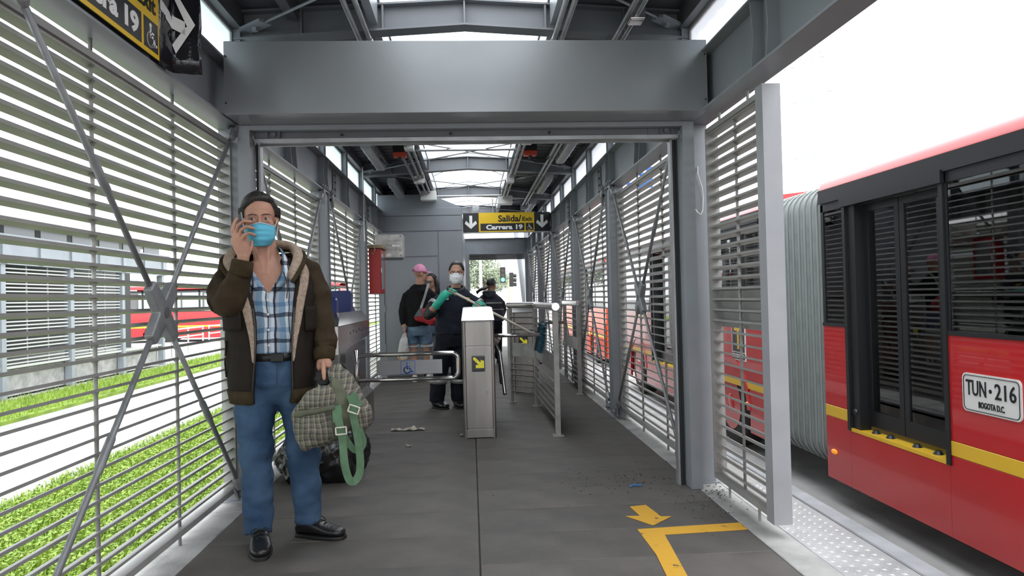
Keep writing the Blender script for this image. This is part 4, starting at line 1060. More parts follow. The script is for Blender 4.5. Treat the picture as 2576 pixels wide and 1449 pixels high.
# mast with aerials, far away on the bus side
TW = mat('mast_hazed_steel', (.50, .55, .60), .6)  # distance haze is put into this pale bluish colour
t = thing('lattice_mast', 'pale lattice radio mast far behind the bus', 'mast', (32.0, 64.0, -.6))
for sx_ in (-1, 1):
    for sy_ in (-1, 1): B().tube([(sx_*.85, sy_*.85, 0), (sx_*.42, sy_*.42, 26)], .07, 5).obj('mast_leg', TW, t)
lz = B()
for i in range(20):
    z0 = i*1.3; w0 = .85-.43*z0/26; w1 = .85-.43*(z0+1.3)/26
    for (a, b_) in (((-1, -1), (1, -1)), ((1, -1), (1, 1)), ((1, 1), (-1, 1)), ((-1, 1), (-1, -1))):
        lz.tube([(a[0]*w0, a[1]*w0, z0), (b_[0]*w1, b_[1]*w1, z0+1.3)], .035, 4); lz.tube([(b_[0]*w0, b_[1]*w0, z0), (a[0]*w1, a[1]*w1, z0+1.3)], .035, 4)
tag(lz.obj('lacing', TW, t), 'diagonal lacing bars', kind='stuff')
for (x, z, h) in ((-1.5, 19.2, 1.2), (1.9, 20.3, 1.1), (-1.6, 22.5, 1.3), (1.3, 23.5, 1.2), (-1.5, 14.0, 1.0)):
    B().cbox(x-.22, x+.22, -.2, .2, z, z+h, .03).obj('aerial', TW, t); B().tube([(0, 0, z+.5), (x, 0, z+.5)], .05, 5).obj('aerial_arm', TW, t)
t = thing('totem_sign', 'blue and white billboard glimpsed above the louvres on the bus side', 'sign', (7.2, 30, -.64))
B().tube([(0, .2, 0), (0, .2, 6.2)], .12, 8).obj('pole', TW, t)
B().cbox(-.8, .8, 0, .12, 6.1, 7.4, .02).obj('panel', SWHT, t)
BLU = mat('billboard_blue', (.01, .12, .62), .4)
B().prism([(.45, 6.4), (.72, 6.4), (.72, 7.3), (.45, 7.3)], 'y', -.02, 0).obj('blue_bar', BLU, t)
B().tube([(.0+.42*math.cos(a), -.01, 6.75+.3*math.sin(a)) for a in [math.pi*1.9*j/16 for j in range(17)]], .1, 5).obj('blue_ring', BLU, t)
# ------------------------------------------------------------------ people: helpers
def bake(o, mods):
    for kind, kw in mods:
        m = o.modifiers.new(kind.lower(), kind)
        for k_, v_ in kw.items(): setattr(m, k_, v_)
    bpy.context.view_layer.update()
    me = bpy.data.meshes.new_from_object(o.evaluated_get(bpy.context.evaluated_depsgraph_get()))
    me.name = o.name; old = o.data; o.modifiers.clear(); o.data = me; bpy.data.meshes.remove(old)
    return o
def blob(name, b, m, parent=None, voxel=.008, smooth=6, fold=0.0, freq=14.0, stretch=(1, 1, 1), keep=None):
    """closed overlapping shapes fused into one continuous skin, then softened; fold = cloth wrinkle depth"""
    me = b.mesh(name, m); o = bpy.data.objects.new(name, me); COL.objects.link(o)
    bake(o, [('REMESH', dict(mode='VOXEL', voxel_size=voxel)), ('SMOOTH', dict(factor=.5, iterations=smooth))])
    me = o.data; me.materials.clear(); me.materials.append(m)
    me.polygons.foreach_set('use_smooth', [True]*len(me.polygons))
    if fold:
        nr = [v.normal.copy() for v in me.vertices]
        for v, n in zip(me.vertices, nr):
            c = Vector((v.co.x*stretch[0], v.co.y*stretch[1], v.co.z*stretch[2]))*freq
            q = MN.noise(c)+.5*MN.noise(c*2.1+Vector((4, 1, 7)))
            v.co += n*fold*(q-.6*abs(MN.noise(c*.9+Vector((9, 0, 0)))))
    if keep:
        bm = bmesh.new(); bm.from_mesh(me); bmesh.ops.delete(bm, geom=[v for v in bm.verts if not keep(v.co)], context='VERTS'); bm.to_mesh(me); bm.free()
    if parent is not None: o.parent = parent; 
    return o
def rings(b, rs, n=24, e=2.0, yaw=0.0):
    out = []
    for (cx, cy, cz, rx, ry) in rs:
        r = []
        for k in range(n):
            a = 2*math.pi*k/n; c, s = math.cos(a), math.sin(a)
            x = rx*math.copysign(abs(c)**(2/e), c); y = ry*math.copysign(abs(s)**(2/e), s)
            r.append((cx+x*math.cos(yaw)-y*math.sin(yaw), cy+x*math.sin(yaw)+y*math.cos(yaw), cz))
        out.append(r)
    b.loft(out); return b
def HM(c, yaw=0, pitch=0, roll=0, s=1.0):
    return Matrix.Translation(c) @ Matrix.Rotation(yaw, 4, 'Z') @ Matrix.Rotation(pitch, 4, 'X') @ Matrix.Rotation(roll, 4, 'Y') @ Matrix.Scale(s, 4)
def append(b, src, M):
    b.add([M @ Vector(v) for v in src.v], src.f)
def head_shape(b, M, fem=False):
    h = B()
    h.ell((0, .014, .035), (.074, .092, .084), 20, 14); h.ell((0, -.030, -.028), (.061, .062, .086), 18, 14)
    h.ell((0, -.042, -.074), (.048 if not fem else .043, .046, .036), 14, 10); h.ell((0, -.074, -.097), (.022, .019, .018), 10, 8)
    h.ell((0, -.076, .024), (.048, .016, .011), 14, 8)
    for s in (-1, 1):
        h.ell((.042*s, -.062, -.020), (.022, .021, .020), 10, 8)
        h.ell((.077*s, .012, -.006), (.010, .019, .031), 10, 8); h.ell((.080*s, .014, .008), (.010, .014, .015), 8, 6)
        h.ell((.0315*s, -.0805, .0110), (.0180, .0105, .0052), 12, 6); h.ell((.0315*s, -.0795, -.0085), (.0180, .0095, .0050), 12, 6); h.ell((.0335*s, -.0735, -.0165), (.0170, .010, .0050), 12, 6)
        h.ell((.011*s, -.098, -.036), (.009, .010, .008), 8, 6)
    h.tube([(0, -.084, .018), (0, -.094, .0), (0, -.107, -.022), (0, -.112, -.033)], [.008, .0085, .011, .011], 8)
    h.ell((0, -.088, -.056), (.023, .010, .006), 10, 6); h.ell((0, -.087, -.065), (.020, .010, .006), 10, 6)
    append(b, h, M)
def eyes(M, parent, iris=(.05, .03, .02), brow=(.03, .02, .018), look=.15):
    W = mat('eye_white', (.45, .40, .37), .25); I = mat('iris_dark', iris, .15); K = mat('brow_hair', brow, .8)
    for s in (-1, 1):
        b = B(); t_ = B(); t_.ell((.0315*s, -.0755, .002), (.0125, .0125, .0115), 14, 10); append(b, t_, M); e = b.obj('eye', W, parent, smooth=True)
        b = B(); t_ = B(); t_.ell((.0315*s+.0125*look*.8, -.0855, .0025), (.0064, .0034, .0064), 12, 6); append(b, t_, M); b.obj('iris', I, e, smooth=True)
        b = B(); t_ = B(); t_.tube([(.011*s, -.0930, .0205), (.026*s, -.0930, .0240), (.040*s, -.0870, .0245), (.053*s, -.074, .0185)], [.0028, .0036, .0033, .0015], 6, sq=.7); append(b, t_, M); b.obj('eyebrow', K, parent, smooth=True)
def hair_shell(name, M, m, parent, hl, thick=.012, extra=None, seed=0.0, n=64, k=40, bumpy=.004):
    """hair as a cap around the skull; below the hairline hl(az) it dives under the skin"""
    vs = []; fs = []
    for i in range(k+1):
        el = math.pi/2-math.pi*i/k
        for j in range(n):
            az = -math.pi+2*math.pi*j/n            # 0 = face
            d = Vector((math.sin(az)*math.cos(el), -math.cos(az)*math.cos(el), math.sin(el)))
            lim = hl(az); q = max(0.0, min(1.0, (el-lim)/.16+.5)); q = q*q*(3-2*q)
            st = abs(MN.noise(Vector((az*5.0+seed, el*1.6, seed))))+.5*abs(MN.noise(Vector((az*13.0, el*2.2+seed, 3))))
            r = Vector((d.x*.0755, d.y*.0935 if d.y > 0 else d.y*.088, d.z*.086)).length
            r = r*(.80+.20*q)+q*(thick+bumpy*st*1.5+(extra(az, el) if extra else 0))
            vs.append(M @ (d*r+Vector((0, .012, .034))))
    for i in range(k):
        for j in range(n): fs.append((i*n+j, (i+1)*n+j, (i+1)*n+(j+1) % n, i*n+(j+1) % n))
    b = B().add(vs, fs); o = b.obj(name, m, parent, smooth=True)
    bm = bmesh.new(); bm.from_mesh(o.data); bmesh.ops.remove_doubles(bm, verts=bm.verts, dist=1e-5); bmesh.ops.recalc_face_normals(bm, faces=bm.faces); bm.to_mesh(o.data); bm.free()
    return o
def face_mask(M, m, parent, name='face_mask', top=-.012, bot=-.118, wtop=.068, pleats=4, edge=None):
    vs = []; NU, NV = 21, 17
    for j in range(NV):
        v = j/(NV-1)
        z = top+(bot-top)*v
        wd = wtop*(1-.10*v-.55*max(0, v-.62)/.38*.55)
        for i in range(NU):
            u = -1+2*i/(NU-1)
            yf = -.122+.012*abs(v-.35)+ (.0 if v < .75 else (v-.75)*.07)
            y = yf+.068*abs(u)**2.3; x = u*wd
            zz = z+.012*(1-abs(u))*(1 if v < .1 else .2)-(.010*u*u*(v-.5)*-1.2)
            y += .0022*math.sin(v*math.pi*2*pleats)*(1-abs(u)**3)
            vs.append(M @ Vector((x, y, zz)))
    fs = [(j*NU+i, j*NU+i+1, (j+1)*NU+i+1, (j+1)*NU+i) for j in range(NV-1) for i in range(NU-1)]
    o = B().add(vs, fs).obj(name, m, parent, smooth=True)
    md = o.modifiers.new('th', 'SOLIDIFY'); md.thickness = .0025
    if edge:
        p = [vs[i]+(M.to_3x3() @ Vector((0, -.0022, 0))) for i in range(NU)]
        B().tube(p, .0026, 5).obj('mask_edge', edge, o, smooth=True)
    for s in (-1, 1):
        for z0, z1 in ((top-.005, .012), (bot+.03, -.03)):
            b = B(); t_ = B(); t_.tube([(wtop*s, -.054, z0), (.076*s, -.02, (z0+z1)/2), (.082*s, .008, z1)], .0016, 5); append(b, t_, M); b.obj('ear_loop', WHITEP, o)
    return o
def finger(b, pts, r0=.0092, r1=.0075):
    n = len(pts); b.tube(pts, [r0+(r1-r0)*i/(n-1) for i in range(n)], 8)
    b.ell(pts[-1], (r1, r1, r1), 8, 6); b.ell(pts[0], (r0*1.1,)*3, 8, 6)
def relaxed_hand(b, wrist, d, across, palm, s=1.0, curl=.9, thumb=1):
    """palm plus four unequal curled fingers and a thumb; d = towards fingertips, across = index side, palm = palm facing"""
    w = Vector(wrist); d = Vector(d).normalized(); a = Vector(across).normalized(); p = Vector(palm).normalized()
    b.tube([w-d*.02*s, w+d*.02*s, w+d*.05*s, w+d*.085*s], [.026*s, .032*s, .038*s, .036*s], 12, sq=.5, upv=p)
    for i, (o, L) in enumerate(((.028, .078), (.010, .086), (-.009, .080), (-.027, .062))):
        k = w+d*.083*s+a*o*s; pts = [k]; ang = .25; c = k.copy()
        for q in range(3):
            c = c+(d*math.cos(ang)+p*math.sin(ang))*L*s*(.42, .33, .25)[q]; pts.append(c.copy()); ang += curl*(.8+.12*i)
        finger(b, pts, .0092*s, .0072*s)
    k = w+d*.025*s+a*.03*s*thumb
    finger(b, [k, k+(d*.7+a*.6*thumb+p*.3).normalized()*.032*s, k+(d*.7+a*.6*thumb+p*.3).normalized()*.032*s+(d*.9+a*.1*thumb+p*.45).normalized()*.03*s], .0115*s, .0088*s)
def shoe(t, heel, toe, m, sole_m, L_extra=0, h=.075, w=.048, lace=None, name='shoe', label=None):
    """lasted shoe from heel to toe, welted sole, laces"""
    a = Vector(heel); c = Vector(toe); d = c-a; L = d.length; d.normalize(); e = Vector((-d.y, d.x, 0)); z = Vector((0, 0, 1))
    st = [(0, .62, .72, .0), (.06, .78, 1.0, 0), (.2, .82, 1.12, 0), (.36, .80, 1.05, 0), (.5, .88, .82, 0), (.66, 1.0, .62, 0), (.82, .98, .52, 0), (.93, .78, .46, 0), (1.0, .40, .36, 0)]
    R = []
    for (s, ww, hh, _) in st:
        p = a+d*L*s; r = []
        for k in range(16):
            an = 2*math.pi*k/16; cx = math.cos(an); sx = math.sin(an)
            r.append(p+e*(w*ww*math.copysign(abs(cx)**.75, cx))+z*(.016+(h*hh)*.5*(1+math.copysign(abs(sx)**.8, sx))))
        R.append(r)
    o = B().loft(R).obj(name, m, t, smooth=True); md = o.modifiers.new('sub', 'SUBSURF'); md.levels = 1; md.render_levels = 1
    S = []
    for zz, gr in ((.001, .0), (.004, .002), (.013, .003), (.017, -.001)):
        r = []
        for k in range(36):
            an = 2*math.pi*(k+.5)/36; u = .5-.5*math.cos(an); sg = math.sin(an)
            ww = .80+.22*math.sin(min(1, max(0, u-.25)/.75)*math.pi) if u > .25 else .80
            r.append(a+d*(L*(u*1.03-.015))+e*(sg/abs(sg)*(abs(sg)**.45) if abs(sg) > 1e-6 else 0)*(w*ww+gr)+z*zz)
        S.append(r)
    auto_smooth(B().loft(S).obj('sole', sole_m, o), 45)
    if lace:
        p = a+d*L*.42+z*(.016+h*.93)
        for q in range(3):
            cc = a+d*L*(.42+.09*q)+z*(.020+h*(.95-.14*q)); B().tube([cc-e*.024-z*.008, cc+z*.004, cc+e*.024-z*.008], .0026, 5).obj('lace', lace, o)
        for sg in (-1, 1):
            B().tube(smoothpath([p, p+e*.022*sg+z*.012-d*.004, p+e*.042*sg+d*.012+z*.002, p+e*.034*sg+d*.032-z*.014, p+e*.01*sg+d*.012-z*.002], 4), .0024, 5).obj('lace_loop', lace, o)
    return o
def plaid(name, kx, kz, rx, rz, rough=.85, mode='MULTIPLY', ky=0.0, bump=.2):
    m = mat(name, (.5, .5, .5), rough); nt = m.node_tree; b = nt.nodes['Principled BSDF']; b.inputs['Specular IOR Level'].default_value = .2
    tc = nt.nodes.new('ShaderNodeTexCoord'); sp = nt.nodes.new('ShaderNodeSeparateXYZ')
    ns = nt.nodes.new('ShaderNodeTexNoise'); ns.inputs['Scale'].default_value = 6; nt.links.new(tc.outputs['Object'], ns.inputs['Vector'])
    va = nt.nodes.new('ShaderNodeVectorMath'); va.operation = 'MULTIPLY_ADD'; va.inputs[1].default_value = (.05, .05, .05)
    nt.links.new(ns.outputs['Color'], va.inputs[0]); nt.links.new(tc.outputs['Object'], va.inputs[2]); nt.links.new(va.outputs[0], sp.inputs[0])
    outs = []
    for ax, k, ramp in ((0, kx, rx), (2, kz, rz)):
        ml = nt.nodes.new('ShaderNodeMath'); ml.operation = 'MULTIPLY'; ml.inputs[1].default_value = k; src = sp.outputs[ax]
        if ax == 0 and ky:
            q = nt.nodes.new('ShaderNodeMath'); q.operation = 'MULTIPLY_ADD'; q.inputs[1].default_value = ky; nt.links.new(sp.outputs[1], q.inputs[0]); nt.links.new(sp.outputs[0], q.inputs[2]); src = q.outputs[0]
        nt.links.new(src, ml.inputs[0]); fr_ = nt.nodes.new('ShaderNodeMath'); fr_.operation = 'FRACT'; nt.links.new(ml.outputs[0], fr_.inputs[0])
        cr = nt.nodes.new('ShaderNodeValToRGB'); cr.color_ramp.interpolation = 'CONSTANT'
        els = cr.color_ramp.elements
        els[0].position = ramp[0][0]; els[0].color = (*ramp[0][1], 1); els[1].position = ramp[1][0]; els[1].color = (*ramp[1][1], 1)
        for pos, c in ramp[2:]: e = els.new(pos); e.color = (*c, 1)
        nt.links.new(fr_.outputs[0], cr.inputs[0]); outs.append(cr)
    mx = nt.nodes.new('ShaderNodeMixRGB'); mx.blend_type = mode; mx.inputs[0].default_value = 1.0 if mode == 'MULTIPLY' else .5
    nt.links.new(outs[0].outputs[0], mx.inputs[1]); nt.links.new(outs[1].outputs[0], mx.inputs[2]); nt.links.new(mx.outputs[0], b.inputs['Base Color'])
    n2 = nt.nodes.new('ShaderNodeTexNoise'); n2.inputs['Scale'].default_value = 90; nt.links.new(tc.outputs['Object'], n2.inputs['Vector'])
    bp = nt.nodes.new('ShaderNodeBump'); bp.inputs['Strength'].default_value = bump; bp.inputs['Distance'].default_value = .004; nt.links.new(n2.outputs['Fac'], bp.inputs['Height']); nt.links.new(bp.outputs[0], b.inputs['Normal'])
    return m
def ribbon(path, w, th=.003, face=(0, 1, 0)):
    b = B(); pts = [Vector(p) for p in path]; R = []; f = Vector(face).normalized()
    for i, p in enumerate(pts):
        t_ = (pts[min(i+1, len(pts)-1)]-pts[max(i-1, 0)]).normalized(); wv = t_.cross(f)
        wv = wv.normalized() if wv.length > .05 else Vector((1, 0, 0)); nv = wv.cross(t_).normalized()
        R.append([p-wv*w/2-nv*th/2, p+wv*w/2-nv*th/2, p+wv*w/2+nv*th/2, p-wv*w/2+nv*th/2])
    return b.loft(R)
def smoothpath(pts, n=4):
    pts = [Vector(p) for p in pts]; out = []
    for i in range(len(pts)-1):
        p0 = pts[max(i-1, 0)]; p1 = pts[i]; p2 = pts[i+1]; p3 = pts[min(i+2, len(pts)-1)]
        for k in range(n):
            t_ = k/n; out.append(.5*((2*p1)+(p2-p0)*t_+(2*p0-5*p1+4*p2-p3)*t_**2+(3*p1-p0-3*p2+p3)*t_**3))
    return out+[pts[-1]]
SKIN_M = mat('skin_tan', (.44, .235, .165), .5, 0, .14, 14, .12, 90, spec=.35); SKIN_W = mat('skin_warm', (.40, .23, .165), .5, 0, .08, 10, .05, 90, spec=.35)
HAIRB = mat('hair_black', (.012, .010, .010), .38, 0, .3, 40, .5, 160, stretch=(1, 1, .15)); HAIRD = mat('hair_dark_brown', (.013, .010, .009), .5, 0, .5, 50, .5, 140, stretch=(1.0, .25, .4))
DENIM = mat('blue_denim', (.020, .048, .100), .85, 0, .30, 6, .35, 150, spec=.2, col2=(.066, .120, .205)); LEATH = mat('black_leather', (.012, .012, .013), .32, 0, .2, 20, .15, 80); SOLE = mat('black_sole', (.010, .010, .010), .6)
# ------------------------------------------------------------------ man on the phone
man = thing('person', 'man in a brown jacket and blue jeans holding a phone to his ear', 'person', (0, 0, 0))
HMm = HM(Vector((-1.046, 3.605, 1.605)), math.radians(15), math.radians(3), math.radians(-2), 1.03)
b = B(); head_shape(b, HMm)
b.tube([(-1.045, 3.625, 1.56), (-1.035, 3.63, 1.48), (-1.025, 3.635, 1.42), (-1.015, 3.64, 1.36)], [.060, .058, .066, .10], 16)
b.tube([(-1.065, 3.585, 1.50), (-1.035, 3.572, 1.40), (-1.008, 3.540, 1.33)], [.012, .011, .010], 8); b.tube([(-1.0, 3.580, 1.50), (-1.0, 3.570, 1.40), (-.998, 3.540, 1.33)], [.012, .011, .010], 8)
rings(b, [(-1.0, 3.64, .80, .15, .10), (-1.0, 3.635, .95, .165, .11), (-1.005, 3.63, 1.1, .175, .115), (-1.015, 3.63, 1.25, .185, .118), (-1.02, 3.64, 1.34, .17, .105), (-1.025, 3.645, 1.40, .09, .08)])
for pts, rr in (([(-1.19, 3.64, 1.37), (-1.23, 3.57, 1.27), (-1.195, 3.49, 1.175)], [.055, .05, .042]), ([(-1.195, 3.49, 1.175), (-1.12, 3.445, 1.28), (-1.079, 3.43, 1.39), (-1.072, 3.43, 1.42)], [.042, .040, .028, .027]),
                ([(-.885, 3.675, 1.33), (-.800, 3.685, 1.24), (-.768, 3.675, 1.13)], [.048, .045, .042]), ([(-.765, 3.67, 1.13), (-.745, 3.63, 1.02), (-.738, 3.585, .92), (-.738, 3.575, .885)], [.042, .040, .029, .028]),
                ([(-1.08, 3.62, .80), (-1.08, 3.59, .42), (-1.075, 3.58, .08)], [.085, .055, .04]), ([(-.90, 3.64, .80), (-.86, 3.645, .42), (-.855, 3.665, .08)], [.085, .055, .04])):
    b.tube(pts, rr, 12)
# right hand round the phone
b.tube([(-1.072, 3.43, 1.412), (-1.080, 3.428, 1.45), (-1.092, 3.432, 1.49), (-1.100, 3.438, 1.512)], [.030, .038, .044, .040], 12, sq=.58, upv=(0, -1, 0))
finger(b, [(-1.124, 3.448, 1.512), (-1.130, 3.450, 1.548), (-1.124, 3.458, 1.578), (-1.114, 3.468, 1.600)], .0112, .0092)
finger(b, [(-1.110, 3.434, 1.524), (-1.092, 3.412, 1.562), (-1.062, 3.406, 1.580), (-1.034, 3.418, 1.577)], .0100, .0086)
finger(b, [(-1.094, 3.424, 1.506), (-1.074, 3.400, 1.539), (-1.046, 3.396, 1.553), (-1.020, 3.408, 1.545)], .0100, .0086)
finger(b, [(-1.076, 3.420, 1.486), (-1.058, 3.398, 1.512), (-1.034, 3.396, 1.523), (-1.012, 3.408, 1.512)], .0094, .0080)
finger(b, [(-1.055, 3.440, 1.432), (-1.046, 3.462, 1.462), (-1.052, 3.482, 1.488)], .0120, .0095)
# left hand closed on the bag handle
b.tube([(-.738, 3.578, .915), (-.735, 3.560, .893), (-.730, 3.540, .874), (-.726, 3.528, .858)], [.029, .037, .040, .032], 12, sq=.65, upv=(0, -1, 0))
finger(b, [(-.730, 3.518, .890), (-.724, 3.490, .866), (-.719, 3.474, .842), (-.716, 3.468, .818)], .0135, .0105)
for o_, zz in ((-.018, .862), (.001, .858), (.020, .860)):
    finger(b, [(-.736+o_*1.2, 3.560, zz), (-.730+o_, 3.570, zz-.030), (-.728+o_, 3.558, zz-.052), (-.728+o_, 3.535, zz-.050)], .0098, .008)
blob('body', b, SKIN_M, man, .005, 3)
eyes(HMm, man, brow=(.085, .060, .045), look=-.25)
nail = mat('nail', (.55, .38, .31), .35)
def hl_man(az):
    a = abs(az)
    if az < -.35 and a < 1.1: return .62-(a-.35)*.5      # side parting sweeps across the forehead
    if a < .9: return .70-.10*a
    if a < 1.25: return .61-(a-.9)*2.1
    if a < 1.9: return -.22-(a-1.25)*.3
    return -.5-(a-1.9)*.25
hair_shell('hair', HMm, HAIRD, man, hl_man, .012, lambda az, el: .012*max(0, math.sin(el))*(.6+.4*math.cos(az+.8))+(.010 if 1.2 < abs(az) < 2.2 and el < .3 else 0), 1.7, bumpy=.0016)
face_mask(HMm, mat('mask_blue', (.12, .50, .68), .7, 0, .12, 16, .2, 60), man, top=-.030, bot=-.130, edge=mat('mask_blue_edge', (.45, .62, .72), .7))
# shirt, open collar
SHIRT = plaid('plaid_shirt', 9.5, 8.0, [(0, (.62, .68, .74)), (.16, (.05, .06, .09)), (.26, (.35, .40, .46)), (.42, (.22, .34, .46)), (.70, (.66, .70, .74)), (.84, (.10, .11, .14)), (.90, (.42, .50, .58))], [(0, (.95, .95, .97)), (.18, (.22, .22, .25)), (.34, (.90, .92, .95)), (.60, (.52, .62, .74)), (.78, (.95, .95, .97))], mode='MULTIPLY', ky=.3)
b = B(); rings(b, [(-1.0, 3.635, .90, .158, .118), (-1.0, 3.63, .97, .175, .122), (-1.005, 3.625, 1.1, .187, .128), (-1.015, 3.625, 1.25, .196, .130), (-1.02, 3.635, 1.34, .185, .118), (-1.025, 3.64, 1.385, .13, .095)])
so_ = blob('shirt', b, SHIRT, man, .008, 4, .005, 11)
for v in so_.data.vertices:
    c = v.co
    if c.y < 3.62 and c.z > 1.20:
        q = ((c.z-1.225)*.62-abs(c.x+.985+(c.z-1.25)*.10))/.016; q = max(0, min(1, q)); q = q*q*(3-2*q)
        c.y += .045*q
for s_, xs in ((-1, [(-1.025, 3.508, 1.26), (-1.065, 3.518, 1.335), (-1.095, 3.56, 1.40), (-1.09, 3.62, 1.45), (-1.06, 3.68, 1.47)]), (1, [(-.965, 3.505, 1.255), (-.925, 3.512, 1.33), (-.925, 3.545, 1.41), (-.955, 3.60, 1.47), (-1.0, 3.67, 1.48)])):
    R = []; 
    for i, p in enumerate(smoothpath(xs, 4)):
        u = i/16; wv = Vector((.030*s_, -.006, -.028))*(.55+1.0*math.sin(math.pi*min(1, u*1.25))*.7); R.append([p, p+wv*.5+Vector((0, -.012, .004)), p+wv, p+wv*.5+Vector((0, .002, -.004))])
    B().loft(R).obj('shirt_collar', SHIRT, man, smooth=True)
BTN = mat('shirt_button', (.7, .7, .68), .3)
for z in (.985, 1.06, 1.135, 1.205): B().tube([(-.985+.012*(1.2-z), 3.498+.004, z), (-.985+.012*(1.2-z), 3.494, z)], .0055, 10).obj('button', BTN, man)
b = B(); P_ = [( -.998+.170*math.sin(a), 3.635-.134*math.cos(a), .925) for a in [2*math.pi*k/28 for k in range(29)]]
ribbon(P_, .038, .006, face=(0, 0, 1)).obj('tmp', LEATH)
bpy.data.objects.remove(bpy.data.objects['tmp'])
R = [[(-.998+(rx)*math.sin(a), 3.635-(ry)*math.cos(a), z) for a in [2*math.pi*k/28 for k in range(28)]] for rx, ry, z in ((.168, .131, .905), (.173, .136, .907), (.173, .136, .943), (.168, .131, .945))]
B().loft(R, cap=False, close=True).obj('belt', LEATH, man, smooth=True)
B().cbox(-.975, -.915, 3.490, 3.502, .903, .947, .004).obj('belt_buckle', mat('dark_buckle', (.03, .03, .03), .3, .6), man)
# jeans
b = B(); rings(b, [(-.995, 3.635, .93, .164, .126), (-.995, 3.635, .86, .180, .134), (-.99, 3.634, .79, .186, .130), (-.985, 3.636, .73, .155, .10), (-.98, 3.638, .68, .08, .06)])
b.tube([(-1.085, 3.622, .79), (-1.09, 3.61, .62), (-1.082, 3.59, .42), (-1.078, 3.585, .25), (-1.075, 3.575, .12), (-1.072, 3.56, .055)], [.108, .097, .082, .076, .070, .068], 18)
b.tube([(-.895, 3.645, .78), (-.875, 3.645, .62), (-.862, 3.645, .42), (-.856, 3.655, .25), (-.853, 3.665, .13), (-.852, 3.66, .075)], [.108, .096, .082, .075, .069, .066], 18)
blob('jeans', b, DENIM, man, .009, 9, .012, 9, (1, 1, 1.5))
THR = mat('denim_thread', (.045, .05, .06), .8)
B().tube([(-.950, 3.507, .895), (-.950, 3.503, .84), (-.955, 3.508, .79)], .0015, 5).obj('fly_seam', THR, man)
shoe(man, (-1.082, 3.625, 0), (-.995, 3.345, 0), LEATH, SOLE, h=.078, w=.052, lace=BLACK)
shoe(man, (-.915, 3.69, 0), (-.660, 3.605, 0), LEATH, SOLE, h=.078, w=.050, lace=BLACK)
# jacket: dark body, open at the front
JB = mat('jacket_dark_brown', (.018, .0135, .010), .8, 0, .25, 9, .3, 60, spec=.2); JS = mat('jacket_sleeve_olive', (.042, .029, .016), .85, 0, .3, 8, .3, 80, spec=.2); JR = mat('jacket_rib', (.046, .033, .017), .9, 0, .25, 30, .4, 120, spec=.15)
SHP = mat('sherpa_lining', (.40, .315, .245), .95, 0, .22, 60, .9, 130, spec=.1)
JZ = [(.700, -1.005, 3.632, .200, .152, -.28, .62), (.735, -1.005, 3.632, .208, .158, -.26, .62), (.78, -1.005, 3.632, .216, .166, -.24, .64), (.90, -1.007, 3.63, .220, .170, -.16, .64), (1.0, -1.01, 3.63, .221, .166, -.12, .66), (1.1, -1.012, 3.63, .222, .162, -.12, .70), (1.2, -1.016, 3.63, .226, .158, -.16, .74), (1.28, -1.02, 3.632, .228, .152, -.28, .82), (1.34, -1.022, 3.638, .218, .142, -.42, .92), (1.385, -1.025, 3.642, .190, .128, -.60, 1.05), (1.42, -1.026, 3.648, .150, .112, -.80, 1.25), (1.445, -1.028, 3.655, .115, .098, -1.05, 1.5)]
def jrow(q, a, out=0): return Vector((q[1]+(q[3]+out)*math.sin(a), q[2]-(q[4]+out)*math.cos(a), q[0]))
NA = 40; JZi = []
for i in range(len(JZ)-1):
    for k in range(3): JZi.append(tuple(JZ[i][c]+(JZ[i+1][c]-JZ[i][c])*k/3 for c in range(7)))
JZi.append(JZ[-1]); vs = []; fs = []
for q in JZi:
    a0, a1 = q[6], 2*math.pi+q[5]
    for k in range(NA):
        a = a0+(a1-a0)*k/(NA-1); p = jrow(q, a); w = .006*MN.noise(Vector((a*3, q[0]*7, 2)))+.004*MN.noise(Vector((a*7, q[0]*14, 5)))
        vs.append(p+Vector((math.sin(a), -math.cos(a), 0))*w)
for i in range(len(JZi)-1):
    for k in range(NA-1): fs.append((i*NA+k, i*NA+k+1, (i+1)*NA+k+1, (i+1)*NA+k))
rib = [0 if JZi[i][0] > .755 else 1 for i in range(len(JZi)-1) for k in range(NA-1)]
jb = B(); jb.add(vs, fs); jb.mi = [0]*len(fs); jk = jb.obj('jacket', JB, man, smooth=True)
md = jk.modifiers.new('th', 'SOLIDIFY'); md.thickness = .014; md.offset = -1
# ribbed hem
hv = []; hf = []
for z, o_ in ((.698, .004), (.70, .010), (.765, .008), (.768, .0)):
    q = min(JZi, key=lambda r: abs(r[0]-z)); q = (z,)+q[1:]
    a0, a1 = q[6]+.01, 2*math.pi+q[5]-.01
    for k in range(NA): hv.append(jrow(q, a0+(a1-a0)*k/(NA-1), o_))
for i in range(3):
    for k in range(NA-1): hf.append((i*NA+k, i*NA+k+1, (i+1)*NA+k+1, (i+1)*NA+k))
o = B().add(hv, hf).obj('hem_rib', JR, jk, smooth=True); md = o.modifiers.new('th', 'SOLIDIFY'); md.thickness = .006
